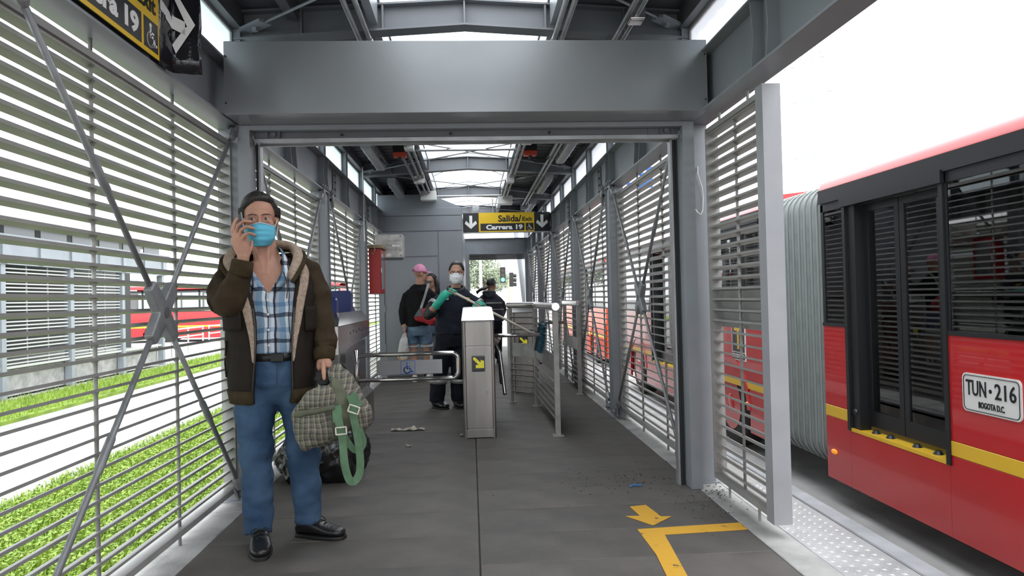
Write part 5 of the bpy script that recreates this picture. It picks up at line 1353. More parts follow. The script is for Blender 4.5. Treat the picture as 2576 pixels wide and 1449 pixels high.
# sherpa facings along both front edges, and the big collar
for side in (0, 1):
    R = []
    for q in JZi:
        if q[0] < .90: continue
        a = q[6] if side else q[5]; sg = 1 if side else -1
        wd = .05+.15*max(0, min(1, (q[0]-.90)/.18))+.26*max(0, min(1, (q[0]-1.05)/.3)); p0 = jrow(q, a-.02*sg, -.004); p1 = jrow(q, a+wd*.5*sg, .014); p2 = jrow(q, a+wd*sg, .010); p3 = jrow(q, a+wd*.5*sg, -.002)
        R.append([p0, p1, p2, p3])
    b = B().loft(R); o = b.obj('sherpa_facing', SHP, jk, smooth=True); md = o.modifiers.new('s', 'SUBSURF'); md.levels = 1; md.render_levels = 1
R = []
cp = smoothpath([(-1.125, 3.508, 1.345), (-1.172, 3.545, 1.415), (-1.165, 3.62, 1.470), (-1.10, 3.70, 1.50), (-1.02, 3.725, 1.505), (-.935, 3.70, 1.495), (-.885, 3.62, 1.455), (-.865, 3.545, 1.405), (-.885, 3.497, 1.325)], 4)
cen = Vector((-1.025, 3.63, 0))
for i, p in enumerate(cp):
    u = i/(len(cp)-1); od = Vector((p.x-cen.x, p.y-cen.y, 0)).normalized(); wd = .035+.028*math.sin(math.pi*u)
    R.append([p-od*.016, p-od*.004+Vector((0, 0, .016)), p+od*wd*.6+Vector((0, 0, .004)), p+od*wd+Vector((0, 0, -.034)), p+od*wd*.5+Vector((0, 0, -.036)), p-od*.012+Vector((0, 0, -.03))])
o = B().loft(R).obj('sherpa_collar', SHP, jk, smooth=True); md = o.modifiers.new('s', 'SUBSURF'); md.levels = 1; md.render_levels = 1
ed = [r[3]+Vector((0, 0, -.004)) for r in R]
B().tube(ed, .011, 6).obj('collar_edge', JR, jk, smooth=True)
# sleeves
b = B(); b.tube([(-1.150, 3.655, 1.365), (-1.195, 3.645, 1.352), (-1.222, 3.605, 1.30), (-1.225, 3.555, 1.24), (-1.205, 3.510, 1.195)], [.078, .076, .077, .076, .072], 16)
b.tube([(-1.205, 3.510, 1.195), (-1.170, 3.478, 1.190), (-1.135, 3.455, 1.250), (-1.105, 3.437, 1.310), (-1.090, 3.432, 1.345)], [.072, .074, .072, .060, .053], 16)
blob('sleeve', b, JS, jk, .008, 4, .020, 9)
B().tube([(-1.094, 3.434, 1.328), (-1.090, 3.432, 1.338), (-1.079, 3.430, 1.392), (-1.078, 3.430, 1.397)], [.046, .053, .050, .040], 18).obj('cuff', JR, jk, smooth=True)
b = B(); b.tube([(-.885, 3.675, 1.355), (-.838, 3.68, 1.335), (-.803, 3.685, 1.27), (-.785, 3.685, 1.19), (-.770, 3.675, 1.11), (-.755, 3.645, 1.03), (-.742, 3.612, .970)], [.076, .074, .070, .068, .068, .065, .060], 16)
b.ell((-.742, 3.612, .965), (.064, .064, .04), 14, 8)
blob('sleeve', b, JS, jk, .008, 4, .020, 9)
B().tube([(-.741, 3.602, .955), (-.740, 3.598, .945), (-.738, 3.586, .902), (-.738, 3.585, .897)], [.050, .056, .050, .040], 18).obj('cuff', JR, jk, smooth=True)
# shoulder yokes, pockets, zip
for s_, cx in ((-1, -1.155), (1, -.895)):
    b = B(); b.ell((cx, 3.645, 1.372), (.075, .085, .040), 16, 10, Matrix.Rotation(math.radians(22*s_), 3, 'Y')); b.obj('shoulder_yoke', JB, jk, smooth=True)
def jpatch(a0, a1, z0, z1, out, name, m, th=.006):
    N = 8; v = []; f = []
    for j in range(7):
        z = z0+(z1-z0)*j/6
        for q1, q2 in zip(JZ[:-1], JZ[1:]):
            if q1[0] <= z <= q2[0]: t_ = (z-q1[0])/(q2[0]-q1[0]); q = tuple(q1[c]+(q2[c]-q1[c])*t_ for c in range(7)); break
        for i in range(N): v.append(jrow(q, a0+(a1-a0)*i/(N-1), out))
    for j in range(6):
        for i in range(N-1): f.append((j*N+i, j*N+i+1, (j+1)*N+i+1, (j+1)*N+i))
    o = B().add(v, f).obj(name, m, jk, smooth=True); md = o.modifiers.new('th', 'SOLIDIFY'); md.thickness = th; return o
jpatch(-1.0, -.40, 1.06, 1.19, .012, 'chest_pocket', JB); jpatch(-1.02, -.38, 1.175, 1.205, .017, 'pocket_flap', JB)
jpatch(.98, 1.45, 1.05, 1.17, .012, 'chest_pocket', JB)
B().tube([jrow(JZ[3], -1.02, .006)+Vector((0, 0, .11)), jrow(JZ[3], -1.12, .008)+Vector((0, 0, .0)), jrow(JZ[2], -1.22, .006)+Vector((0, 0, .05))], .0045, 5).obj('hand_pocket_welt', JB, jk)
B().tube([jrow(JZ[3], -1.08, .008)+Vector((0, 0, .03)), jrow(JZ[3], -1.08, .014)+Vector((0, 0, .03))], .008, 8).obj('snap', mat('brass_snap', (.30, .24, .16), .35, .8), jk)
for side in (0, 1):
    B().tube([jrow(q, (q[6] if side else q[5]), .004) for q in JZi if q[0] < 1.2], .0035, 5).obj('zip', mat('zip_dark', (.05, .045, .04), .4, .5), jk)
B().tube([(-.905, 3.487, 1.34), (-.885, 3.478, 1.28), (-.885, 3.474, 1.24), (-.888, 3.472, 1.21)], .0025, 5).obj('drawstring', JR, jk)
# phone
ph = thing('mobile_phone', 'black mobile phone held to the ear of the man', 'phone', (0, 0, 0))
pc = Vector((-1.100, 3.478, 1.552)); pd = Vector((-.035, .060, .118)).normalized(); pn = Vector((-.80, -.55, .1)); pn = (pn-pd*pn.dot(pd)).normalized(); pw = pd.cross(pn)
B().obox(pc, pd*.073, pw*.034, pn*.0042).obj('body', BLACK, ph)
B().obox(pc-pn*.0045, pd*.068, pw*.031, pn*.0005).obj('screen', mat('phone_glass', (.01, .01, .012), .08), ph)
B().obox(pc, pd*.0735, pw*.0345, pn*.0025).obj('edge_band', mat('phone_edge', (.10, .10, .11), .3, .8), ph)
# ------------------------------------------------------------------ duffel bag
bag = thing('duffel_bag', 'grey green plaid duffel bag with green straps hanging from the hand of the man', 'bag', (0, 0, 0))
BPL = plaid('bag_plaid', 40.0, 36.0, [(0, (.16, .15, .125)), (.22, (.46, .41, .29)), (.36, (.15, .145, .12)), (.58, (.030, .040, .045)), (.74, (.16, .15, .125))], [(0, (.15, .145, .12)), (.25, (.33, .30, .23)), (.36, (.15, .145, .12)), (.60, (.035, .045, .05)), (.76, (.15, .145, .12))], mode='MIX', bump=.3)
OLV = mat('bag_olive', (.105, .115, .075), .8, 0, .2, 10, .3, 60); GRN = mat('strap_green', (.10, .19, .105), .75, 0, .18, 20, .3, 200); BUC = mat('buckle_white', (.62, .60, .52), .4)
def px(x, y, Y):
    r = CR*((x-1288.0)/FPX)+CD*((y-724.5)/FPX)+CF; return Vector((0, 0, EYE))+r*(Y/r.y)
def pillow(outline, yc, dep, name, m, tilt=(0, 0), fold=.008, vox=.008):
    o = [px(x, y, yc) for x, y in outline]; c = sum(o, Vector())/len(o); R = []
    for k in (-1, -.9, -.6, -.2, .2, .6, .9, 1):
        s = max(.25, (1-abs(k)**2.6))**.5 if abs(k) < 1 else .42
        R.append([Vector((c.x+(p.x-c.x)*s+tilt[0]*k*dep, yc+k*dep, c.z+(p.z-c.z)*s+tilt[1]*k*dep)) for p in o])
    return blob(name, B().loft(R), m, bag, vox, 5, fold, 16)
pillow([(800, 972), (838, 968), (852, 1000), (852, 1050), (845, 1100), (832, 1116), (764, 1136), (748, 1112), (734, 1042), (744, 1022), (772, 986)], 3.43, .10, 'body', BPL)
pillow([(822, 928), (850, 913), (884, 938), (908, 985), (940, 1040), (938, 1064), (914, 1092), (886, 1090), (868, 1045), (846, 1000)], 3.51, .10, 'end_lobe', BPL)
pillow([(836, 945), (862, 950), (888, 1000), (898, 1050), (880, 1085), (850, 1108), (828, 1108), (820, 1040), (826, 990)], 3.46, .098, 'middle_panel', OLV)
pillow([(770, 985), (806, 968), (838, 972), (846, 1000), (840, 1022), (800, 1028), (742, 1036), (746, 1020)], 3.355, .035, 'front_pocket', BPL, fold=.004)
pillow([(736, 1046), (742, 1032), (800, 1024), (842, 1016), (846, 1028), (806, 1042), (744, 1052)], 3.345, .026, 'pocket_piping', OLV, fold=.003, vox=.005)
BG = mat('black_webbing', (.018, .018, .02), .7, 0, .2, 30, .4, 150)
b = B(); b.tube([px(796, 958, 3.52), px(804, 944, 3.515), px(818, 938, 3.515), px(832, 944, 3.51), px(838, 958, 3.50)], [.018, .024, .026, .024, .018], 10); b.ell(px(815, 962, 3.49), (.032, .020, .020), 12, 8)
blob('handle_grip', b, BG, bag, .006, 4, .004, 30)
ribbon(smoothpath([px(832, 945, 3.50), px(845, 930, 3.50), px(858, 922, 3.52), px(866, 934, 3.54)], 3), .03, .004).obj('handle_strap', BG, bag)
st1 = smoothpath([px(842, 1022, 3.345), px(850, 1052, 3.335), px(857, 1080, 3.33), px(862, 1110, 3.33), px(866, 1160, 3.33), px(874, 1196, 3.33), px(884, 1212, 3.335), px(898, 1204, 3.345), px(906, 1180, 3.355), px(905, 1140, 3.36), px(898, 1090, 3.36), px(890, 1050, 3.36), px(888, 1020, 3.365), px(884, 995, 3.375)], 4)
ribbon(st1, .036, .003).obj('shoulder_strap', GRN, bag, smooth=False)
st2 = smoothpath([px(862, 1090, 3.37), px(875, 1112, 3.38), px(892, 1132, 3.39), px(908, 1128, 3.40), px(914, 1110, 3.41), px(904, 1078, 3.42)], 4)
ribbon(st2, .030, .003).obj('spare_strap', GRN, bag)
ribbon(smoothpath([px(846, 1020, 3.352), px(848, 1040, 3.342), px(850, 1062, 3.336)], 3), .045, .004).obj('strap_tab', GRN, bag); ribbon(smoothpath([px(882, 992, 3.385), px(892, 1010, 3.372), px(900, 1026, 3.362)], 3), .05, .004).obj('strap_tab', GRN, bag)
for (x, y, Y, a) in ((858, 1084, 3.322, .06), (890, 1030, 3.350, -.35)):
    c = px(x, y, Y); u = Vector((math.cos(a), 0, math.sin(a))); v = Vector((-math.sin(a), 0, math.cos(a))); lp = [c+u*.024*i+v*.016*j for i, j in ((-1, -1), (0, -1), (1, -1), (1, 0), (1, 1), (0, 1), (-1, 1), (-1, 0), (-1, -1))]
    B().tube(lp, .004, 6).obj('buckle', BUC, bag)
# ------------------------------------------------------------------ cleaner with a broom
NAVY = mat('navy_workwear', (.014, .017, .028), .8, 0, .25, 8, .3, 70, spec=.2); NAVY2 = mat('navy_trousers', (.010, .012, .019), .85, 0, .25, 8, .3, 70, spec=.2)
REFL = mat('reflective_grey', (.30, .30, .30), .4, .3); GLOV = mat('glove_green', (.02, .40, .28), .45, 0, .12, 20, .1, 60); CUFW = mat('cuff_white', (.68, .68, .66), .6)
cl = thing('person', 'cleaner in navy workwear, white mask and green gloves, holding a broom', 'person', (0, 0, 0))
HMc = HM(Vector((-.152, 7.76, 1.470)), math.radians(-3), math.radians(3), math.radians(1), 1.0)
b = B(); head_shape(b, HMc, True)
b.tube([(-.155, 7.78, 1.43), (-.16, 7.785, 1.35), (-.165, 7.79, 1.28)], [.054, .052, .060], 14)
rings(b, [(-.20, 7.79, .70, .16, .12), (-.20, 7.79, .85, .185, .13), (-.19, 7.785, 1.0, .165, .115), (-.17, 7.79, 1.12, .155, .10), (-.165, 7.80, 1.20, .135, .075), (-.165, 7.80, 1.26, .07, .06)])
for pts, rr in (([(-.31, 7.785, 1.185), (-.41, 7.74, 1.12), (-.455, 7.69, 1.035)], [.042, .045, .045]), ([(-.455, 7.69, 1.035), (-.40, 7.62, 1.09), (-.345, 7.56, 1.15)], [.045, .040, .030]),
                ([(-.03, 7.785, 1.18), (.085, 7.76, 1.11), (.15, 7.73, 1.03)], [.042, .045, .045]), ([(.15, 7.73, 1.03), (.14, 7.64, 1.06), (.125, 7.55, 1.10)], [.045, .040, .030]),
                ([(-.29, 7.78, .72), (-.375, 7.76, .40), (-.39, 7.77, .08)], [.085, .06, .045]), ([(-.12, 7.78, .72), (-.145, 7.77, .40), (-.165, 7.79, .08)], [.085, .06, .045])):
    b.tube(pts, rr, 12)
gl = B()
def grip(bb, w, hdir, rad, s=1.0, k0=0.0):
    """fist closed round a thin round handle running along hdir through point w"""
    h = Vector(hdir).normalized(); v = Vector((0, -1, 0)); v = (v-h*v.dot(h)).normalized(); u = h.cross(v)
    for i in range(4):
        c = Vector(w)+h*(-.033+.0225*i)*s; pts = [c+(v*math.cos(a)+u*math.sin(a))*(rad+.010)*s for a in [k0+.7*j for j in range(6)]]
        finger(bb, pts, .0088*s, .0075*s)
    c = Vector(w)-h*.045*s; finger(bb, [c+(u*math.sin(k0-.5)+v*math.cos(k0-.5))*(rad+.012)*s-h*.012, c+h*.03+(u*math.sin(k0-.9)+v*math.cos(k0-.9))*(rad+.012)*s, c+h*.06+(u*math.sin(k0-1.2)+v*math.cos(k0-1.2))*(rad+.012)*s], .012*s, .009*s)
hd_ = Vector((.80, -.68, -.44)).normalized(); b0 = Vector((-.215, 7.545, 1.275))
g1 = b0+hd_*.03; g2 = b0+hd_*.42
for bb in (b, gl):
    bb.tube([(-.345, 7.56, 1.15), (-.315, 7.555, 1.19), (-.275, 7.56, 1.235), (-.245, 7.565, 1.255)], [.028, .036, .044, .036], 12, sq=.6, upv=(0, -1, 0)) if bb is b else bb.tube([(-.385, 7.60, 1.105), (-.345, 7.56, 1.15), (-.315, 7.553, 1.19), (-.275, 7.558, 1.235), (-.240, 7.563, 1.258)], [.046, .040, .042, .050, .038], 14, sq=.75, upv=(0, -1, 0))
    grip(bb, g1, hd_, .013, 1.0 if bb is b else 1.12, 2.4)
    bb.tube([(.125, 7.55, 1.10), tuple(g2+Vector((.02, .05, .0))), tuple(g2+Vector((0, .03, .01)))], [.032, .036, .034], 10) if bb is b else bb.tube([(.14, 7.62, 1.07), (.125, 7.55, 1.10), tuple(g2+Vector((.02, .05, .0))), tuple(g2+Vector((0, .03, .012)))], [.042, .038, .044, .040], 12)
    grip(bb, g2, hd_, .013, 1.0 if bb is b else 1.2, 2.4)
blob('body', b, SKIN_W, cl, .009, 4)
gv = blob('gloves', gl, GLOV, cl, .005, 2, .002, 30)
for a, c in (((-.405, 7.620, 1.083), (-.372, 7.586, 1.118)),): B().tube([a, a, c, c], [.046, .050, .046, .040], 14).obj('glove_cuff', CUFW, gv, smooth=True)
eyes(HMc, cl)
hair_shell('hair', HMc, HAIRB, cl, lambda az: (.72 if abs(az) < .5 else .72-(abs(az)-.5)*1.2) if abs(az) < 1.15 else (-.06 if abs(az) < 1.5 else -.45), .011, None, 4.0, bumpy=.002)
b = B(); t_ = B(); t_.ell((0, .125, .05), (.045, .04, .045), 14, 10); append(b, t_, HMc); b.obj('hair_bun', HAIRB, cl, smooth=True)
face_mask(HMc, mat('mask_white', (.74, .75, .77), .75, 0, .05, 10, .15, 50), cl, top=-.008, bot=-.118, wtop=.070, pleats=2)
GLS = mat('glasses_frame', (.10, .012, .012), .3)
b = B(); t_ = B()
for s in (-1, 1):
    t_.tube([(.033*s+.025*math.cos(a), -.106+.012*abs(math.cos(a))*(.5+.5*math.copysign(1, math.cos(a)*s)), .002+.015*math.sin(a)) for a in [2*math.pi*k/16 for k in range(17)]], .0024, 5)
    t_.tube([(.060*s, -.095, .008), (.078*s, -.04, .008), (.083*s, .01, .004)], .0022, 5)
t_.tube([(-.010, -.108, .005), (.010, -.108, .005)], .0022, 5)
append(b, t_, HMc); tag(b.obj('glasses', GLS, cl), 'dark red framed glasses', kind='stuff')
b = B(); rings(b, [(-.20, 7.79, .80, .206, .150), (-.20, 7.79, .86, .208, .152), (-.19, 7.785, 1.0, .195, .146), (-.175, 7.78, 1.13, .190, .140), (-.165, 7.785, 1.22, .178, .120), (-.163, 7.79, 1.275, .13, .10), (-.163, 7.79, 1.305, .085, .085)])
b.tube([(-.24, 7.79, 1.20), (-.308, 7.785, 1.195), (-.355, 7.765, 1.165), (-.41, 7.73, 1.112), (-.430, 7.715, 1.085)], [.05, .068, .072, .072, .069], 14); b.tube([(-.09, 7.79, 1.19), (-.022, 7.785, 1.185), (.035, 7.775, 1.145), (.092, 7.755, 1.10), (.115, 7.75, 1.07)], [.05, .068, .072, .072, .069], 14)
tu = blob('tunic', b, NAVY, cl, .010, 4, .008, 12)
b = B(); b.tube([(-.425, 7.72, 1.105), (-.455, 7.695, 1.045), (-.462, 7.68, 1.02), (-.435, 7.655, 1.035), (-.412, 7.632, 1.070)], [.060, .064, .066, .060, .052], 14); blob('under_sleeve', b, BLACK, cl, .009, 3, .005, 16)
b = B(); b.tube([(.11, 7.752, 1.09), (.145, 7.735, 1.04), (.152, 7.72, 1.025), (.145, 7.67, 1.05), (.14, 7.63, 1.07)], [.060, .064, .064, .058, .050], 14); blob('under_sleeve', b, BLACK, cl, .009, 3, .005, 16)
b = B(); b.tube([(-.163+.09*math.sin(a), 7.785-.085*math.cos(a), 1.300+.030*math.cos(a+math.pi)) for a in [2*math.pi*k/16 for k in range(17)]], .022, 8); b.ell((-.165, 7.885, 1.28), (.10, .05, .06), 12, 8); blob('hood', b, BLACK, cl, .009, 3, .006, 18)
for pts, rr in (([(-.382, 7.748, 1.140), (-.406, 7.733, 1.116)], .0785), ([(.062, 7.767, 1.125), (.086, 7.757, 1.105)], .0785)): B().tube(pts, rr, 18).obj('reflective_band', REFL, tu, smooth=True)
B().obox((-.275, 7.668, 1.20), (.032, -.008, 0), (0, .003, .022), (.0, .003, 0)).obj('white_patch', CUFW, tu)
b = B(); b.obox((-.045, 7.655, 1.195), (.032, .006, -.005), (0, .001, .004), (0, .003, 0)); b.obox((-.04, 7.654, 1.175), (.005, 0, 0), (0, .001, .018), (0, .003, 0)); b.obj('chest_emblem', BYEL, tu)
b = B(); rings(b, [(-.20, 7.79, .86, .198, .142), (-.20, 7.79, .75, .205, .145), (-.20, 7.785, .66, .19, .125)])
b.tube([(-.295, 7.785, .72), (-.345, 7.775, .52), (-.38, 7.765, .32), (-.392, 7.765, .15), (-.395, 7.77, .07)], [.108, .105, .090, .085, .080], 16); b.tube([(-.115, 7.785, .72), (-.135, 7.78, .52), (-.150, 7.775, .32), (-.165, 7.785, .15), (-.168, 7.79, .07)], [.108, .105, .090, .085, .080], 16)
pa = blob('trousers', b, NAVY2, cl, .010, 4, .010, 9)
for p0, p1, r in (((-.380, 7.765, .315), (-.384, 7.765, .27), .097), ((-.151, 7.775, .315), (-.154, 7.777, .27), .097)): B().tube([p0, p1], r, 18).obj('reflective_band', REFL, pa, smooth=True)
shoe(cl, (-.435, 7.83, 0), (-.280, 7.63, 0), LEATH, SOLE, h=.095, w=.055, lace=BLACK, name='boot'); shoe(cl, (-.195, 7.86, 0), (-.105, 7.62, 0), LEATH, SOLE, h=.095, w=.055, lace=BLACK, name='boot')
# broom
br = thing('broom', 'long handled broom with blue bristles held by the cleaner', 'broom', (0, 0, 0))
e = b0+hd_*1.20
B().tube([b0-hd_*.02, b0+hd_*.6, e], .0125, 10).obj('handle', mat('broom_handle_cream', (.50, .45, .38), .5, 0, .15, 12), br, smooth=True)
bx = Vector((.18, -.05, .98)).normalized(); by = hd_; bz = bx.cross(by).normalized(); by = bz.cross(bx)
B().tube([e-hd_*.05, e+hd_*.01], [.018, .022], 10).obj('socket', mat('broom_socket', (.45, .44, .42), .5), br)
bc = e+hd_*.025
B().obox(bc, bx*.135, by*.014, bz*.026).obj('head_block', mat('broom_block', (.02, .03, .035), .5), br)
bs = B()
for i in range(900):
    u = random.uniform(-1, 1); v = random.uniform(-1, 1); p = bc+bx*.135*u+bz*.024*v+by*.012
    d = (by+bx*.28*u+bz*.35*v+Vector((0, 0, -.15))+Vector((random.gauss(0, .06), random.gauss(0, .06), random.gauss(0, .06)))).normalized(); L = random.uniform(.055, .08); s = d.orthogonal().normalized()*.0016
    bs.add([p-s, p+s, p+d*L], [(0, 1, 2)])
tag(bs.obj('bristles', mat('bristle_blue', (.015, .10, .15), .6, 0, .4, 30), br), 'dusty blue bristles', kind='stuff')
# ------------------------------------------------------------------ man with the pink cap, seen from behind
pk = thing('person', 'man in a pink cap, black hoodie and denim shorts, back turned, by the booth door', 'person', (0, 0, 0))
HMp = HM(Vector((-.728, 10.36, 1.56)), math.radians(180-60), math.radians(3), 0, 1.0)
b = B(); head_shape(b, HMp)
b.tube([(-.735, 10.36, 1.50), (-.74, 10.36, 1.42), (-.745, 10.36, 1.36)], [.058, .058, .060], 14)
rings(b, [(-.77, 10.36, .70, .15, .11), (-.77, 10.36, .85, .165, .115), (-.76, 10.36, 1.05, .155, .11), (-.755, 10.36, 1.20, .155, .105), (-.75, 10.36, 1.29, .13, .085), (-.748, 10.36, 1.35, .07, .06)])
for pts, rr in (([(-.86, 10.365, 1.24), (-.958, 10.38, 1.15), (-.992, 10.38, 1.04)], [.040, .040, .040]), ([(-1.0, 10.38, 1.04), (-.99, 10.33, .90), (-.972, 10.30, .80)], [.043, .038, .028]), ([(-.64, 10.37, 1.24), (-.545, 10.42, 1.16), (-.522, 10.44, 1.06)], [.040, .040, .040]), ([(-.52, 10.44, 1.06), (-.53, 10.55, 1.0), (-.56, 10.64, .98)], [.043, .038, .028]),
                ([(-.855, 10.36, .74), (-.85, 10.35, .45), (-.842, 10.36, .28), (-.838, 10.38, .08)], [.085, .058, .056, .036]), ([(-.68, 10.36, .74), (-.66, 10.38, .45), (-.655, 10.42, .28), (-.65, 10.44, .08)], [.085, .058, .056, .036])): b.tube(pts, rr, 12)
relaxed_hand(b, (-.970, 10.30, .80), (.05, -.02, -1), (0, 1, 0), (1, 0, 0), .95, 1.1); relaxed_hand(b, (-.56, 10.64, .98), (-.3, 1, 0), (1, 0, 0), (0, 0, -1), .9, .8)
blob('body', b, SKIN_M, pk, .010, 4)
b = B(); rings(b, [(-.775, 10.36, .80, .172, .135), (-.775, 10.36, .84, .180, .142), (-.765, 10.36, 1.0, .180, .140), (-.758, 10.36, 1.2, .186, .138), (-.752, 10.36, 1.32, .168, .12), (-.748, 10.36, 1.385, .115, .10), (-.745, 10.36, 1.41, .08, .08)])
b.tube([(-.83, 10.36, 1.285), (-.89, 10.365, 1.278), (-.938, 10.37, 1.235), (-.976, 10.385, 1.13), (-.998, 10.385, 1.03), (-.992, 10.33, .90), (-.977, 10.305, .83)], [.05, .068, .066, .062, .059, .053, .045], 14); b.tube([(-.67, 10.36, 1.285), (-.615, 10.37, 1.278), (-.57, 10.39, 1.235), (-.525, 10.43, 1.13), (-.518, 10.46, 1.05), (-.53, 10.56, 1.0), (-.555, 10.62, .985)], [.05, .068, .066, .062, .059, .052, .043], 14)
b.ell((-.74, 10.265, 1.30), (.095, .045, .085), 14, 10); b.tube([(-.82, 10.29, 1.37), (-.745, 10.255, 1.385), (-.67, 10.29, 1.37)], .032, 10)
blob('hoodie', b, mat('hoodie_black', (.010, .010, .011), .9, 0, .3, 12, .3, 60, spec=.15), pk, .010, 4, .008, 11)
b = B(); rings(b, [(-.77, 10.36, .85, .165, .125), (-.77, 10.36, .74, .182, .135), (-.765, 10.36, .66, .175, .12)]); b.tube([(-.86, 10.36, .70), (-.862, 10.36, .60), (-.862, 10.36, .545)], [.098, .096, .094], 16); b.tube([(-.675, 10.365, .70), (-.668, 10.37, .60), (-.665, 10.375, .545)], [.098, .096, .094], 16)
sh_ = blob('shorts', b, mat('denim_worn', (.045, .085, .15), .85, 0, .6, 7, .3, 120, col2=(.14, .21, .29)), pk, .010, 4, .006, 12)
for x, y in ((-.862, 10.36), (-.665, 10.375)): B().tube([(x, y, .552), (x, y, .555), (x, y, .505), (x, y, .50)], [.095, .101, .101, .094], 20).obj('rolled_cuff', mat('denim_inside', (.38, .45, .50), .85), sh_, smooth=True)
WSH = mat('white_trainer', (.62, .62, .62), .6)
shoe(pk, (-.838, 10.30, 0), (-.855, 10.56, 0), WSH, WSH, h=.075, w=.048, name='trainer'); shoe(pk, (-.65, 10.36, 0), (-.60, 10.62, 0), WSH, WSH, h=.075, w=.048, name='trainer')
PINK = mat('cap_pink', (.66, .26, .42), .8, 0, .08, 10, .2, 80)
vs = []; fs = []; N, K = 28, 10
for i in range(K+1):
    el = math.pi/2*(1-i/K)
    for j in range(N):
        a = 2*math.pi*j/N; r = .012+.003*math.cos(a*6)*math.cos(el); vs.append(HMp @ Vector((math.sin(a)*math.cos(el)*(.078+r), -math.cos(a)*math.cos(el)*(.092+r)+.012, .026+math.sin(el)*(.108+r))))
for i in range(K):
    for j in range(N): fs.append((i*N+j, (i+1)*N+j, (i+1)*N+(j+1) % N, i*N+(j+1) % N))
cp_ = B().add(vs, fs).obj('cap', PINK, pk, smooth=True); md = cp_.modifiers.new('th', 'SOLIDIFY'); md.thickness = .004
R = []
for u in [-1+2*i/10 for i in range(11)]:
    L = .105*(1-u*u)**.5; x = u*.076; y0 = -.085*(1-u*u*.55)**.5; R.append([HMp @ Vector(p) for p in ((x, y0, .036), (x, y0-L, .036-.014*u*u), (x, y0-L, .032-.014*u*u), (x, y0, .030))])
B().loft(R).obj('brim', PINK, cp_, smooth=True)
b = B(); t2 = B(); t2.tube([(math.sin(a)*.034, .1130, .030+.026*math.cos(a)) for a in [-1.5+3*k/8 for k in range(9)]], .006, 6); append(b, t2, HMp); b.obj('cap_opening', BLACK, cp_)
# his shoulder bag and carrier bag
sb = thing('shoulder_bag', 'red and grey shoulder bag slung on the back of the man with the pink cap', 'bag', (0, 0, 0))
b = B(); o_ = [(-.82, .93), (-.74, 1.05), (-.66, 1.07), (-.54, .98), (-.50, .88), (-.56, .80), (-.68, .85), (-.80, .89)]
R = [[(-.66+(x+.66)*s, 10.155+k*.055, .94+(z-.94)*s) for x, z in o_] for k, s in ((-1, .55), (-.7, .85), (0, 1), (.7, .9), (1, .7))]
RB = mat('bag_red', (.35, .012, .02), .6, 0, .15, 8, .3, 50); GB = mat('bag_grey', (.11, .11, .12), .7)
bo = blob('body', B().loft(R), RB, sb, .009, 4, .006, 14)
R = [[(x, 10.150+k*.058, z) for x, z in ((-.815, .945), (-.742, 1.055), (-.70, 1.065), (-.70, .95))] for k in (-1, 1)]
R[0] = [(x, 10.089, z) for x, y, z in R[0]]; B().loft(R).obj('grey_panel', GB, sb)
ribbon(smoothpath([(-.715, 10.12, 1.06), (-.70, 10.175, 1.12), (-.665, 10.195, 1.22), (-.635, 10.22, 1.32), (-.615, 10.30, 1.395), (-.60, 10.38, 1.40)], 4), .035, .005).obj('strap', mat('strap_grey', (.22, .22, .22), .7), sb)
cb = thing('carrier_bag', 'white plastic carrier bag hanging from the hand of the pink cap man', 'bag', (0, 0, 0))
PLW = mat_mix('carrier_plastic', 'frost', (.7, .7, .7), .72, col2=(.75, .75, .73))
PLW = mat('carrier_plastic_white', (.62, .61, .60), .45, 0, .1, 12, .6, 26, trans=.15)
b = B(); R = []
for z, rx, ry, cx in ((.33, .055, .04, -.995), (.36, .075, .05, -.995), (.45, .080, .055, -.99), (.54, .072, .05, -.985), (.60, .060, .038, -.975), (.63, .050, .03, -.972)): R.append([(cx+rx*math.cos(2*math.pi*k/24), 10.27+ry*math.sin(2*math.pi*k/24), z) for k in range(24)])
b.loft(R); b.tube([(-1.01, 10.27, .60), (-.985, 10.275, .68), (-.968, 10.285, .708)], [.028, .013, .009], 10); b.tube([(-.945, 10.27, .60), (-.955, 10.275, .68), (-.962, 10.285, .708)], [.028, .013, .009], 10)
blob('sack', b, PLW, cb, .006, 3, .010, 18)
B().cbox(-1.055, -.94, 10.235, 10.305, .322, .40, .006).obj('contents', mat('orange_box', (.55, .27, .10), .7), cb)
# ------------------------------------------------------------------ woman with sunglasses beyond him
sw = thing('person', 'woman with long dark hair and black sunglasses, half hidden behind the pink cap man', 'person', (0, 0, 0))
HMs = HM(Vector((-.604, 10.86, 1.455)), math.radians(-25), math.radians(2), 0, .96)
b = B(); head_shape(b, HMs, True); b.tube([(-.60, 10.88, 1.41), (-.60, 10.89, 1.27)], [.05, .08], 12)
rings(b, [(-.58, 10.90, .75, .16, .11), (-.58, 10.90, .95, .14, .10), (-.59, 10.90, 1.15, .16, .11), (-.60, 10.90, 1.24, .15, .09), (-.60, 10.90, 1.29, .08, .07)])
for pts, rr in (([(-.75, 10.90, 1.22), (-.78, 10.86, 1.05), (-.74, 10.78, .95)], [.045, .04, .03]), ([(-.45, 10.90, 1.22), (-.41, 10.88, 1.05), (-.42, 10.82, .90), (-.43, 10.80, .84)], [.045, .04, .03, .028]), ([(-.66, 10.90, .76), (-.69, 10.88, .45), (-.68, 10.90, .06)], [.08, .055, .036]), ([(-.50, 10.90, .76), (-.46, 10.90, .45), (-.42, 10.92, .06)], [.08, .055, .036])): b.tube(pts, rr, 12)
relaxed_hand(b, (-.74, 10.78, .95), (-.3, -.8, -.3), (0, 0, 1), (1, 0, 0), .88, .9); relaxed_hand(b, (-.43, 10.80, .84), (0, -.1, -1), (0, -1, 0), (-1, 0, 0), .88, .7)
blob('body', b, SKIN_W, sw, .010, 4)
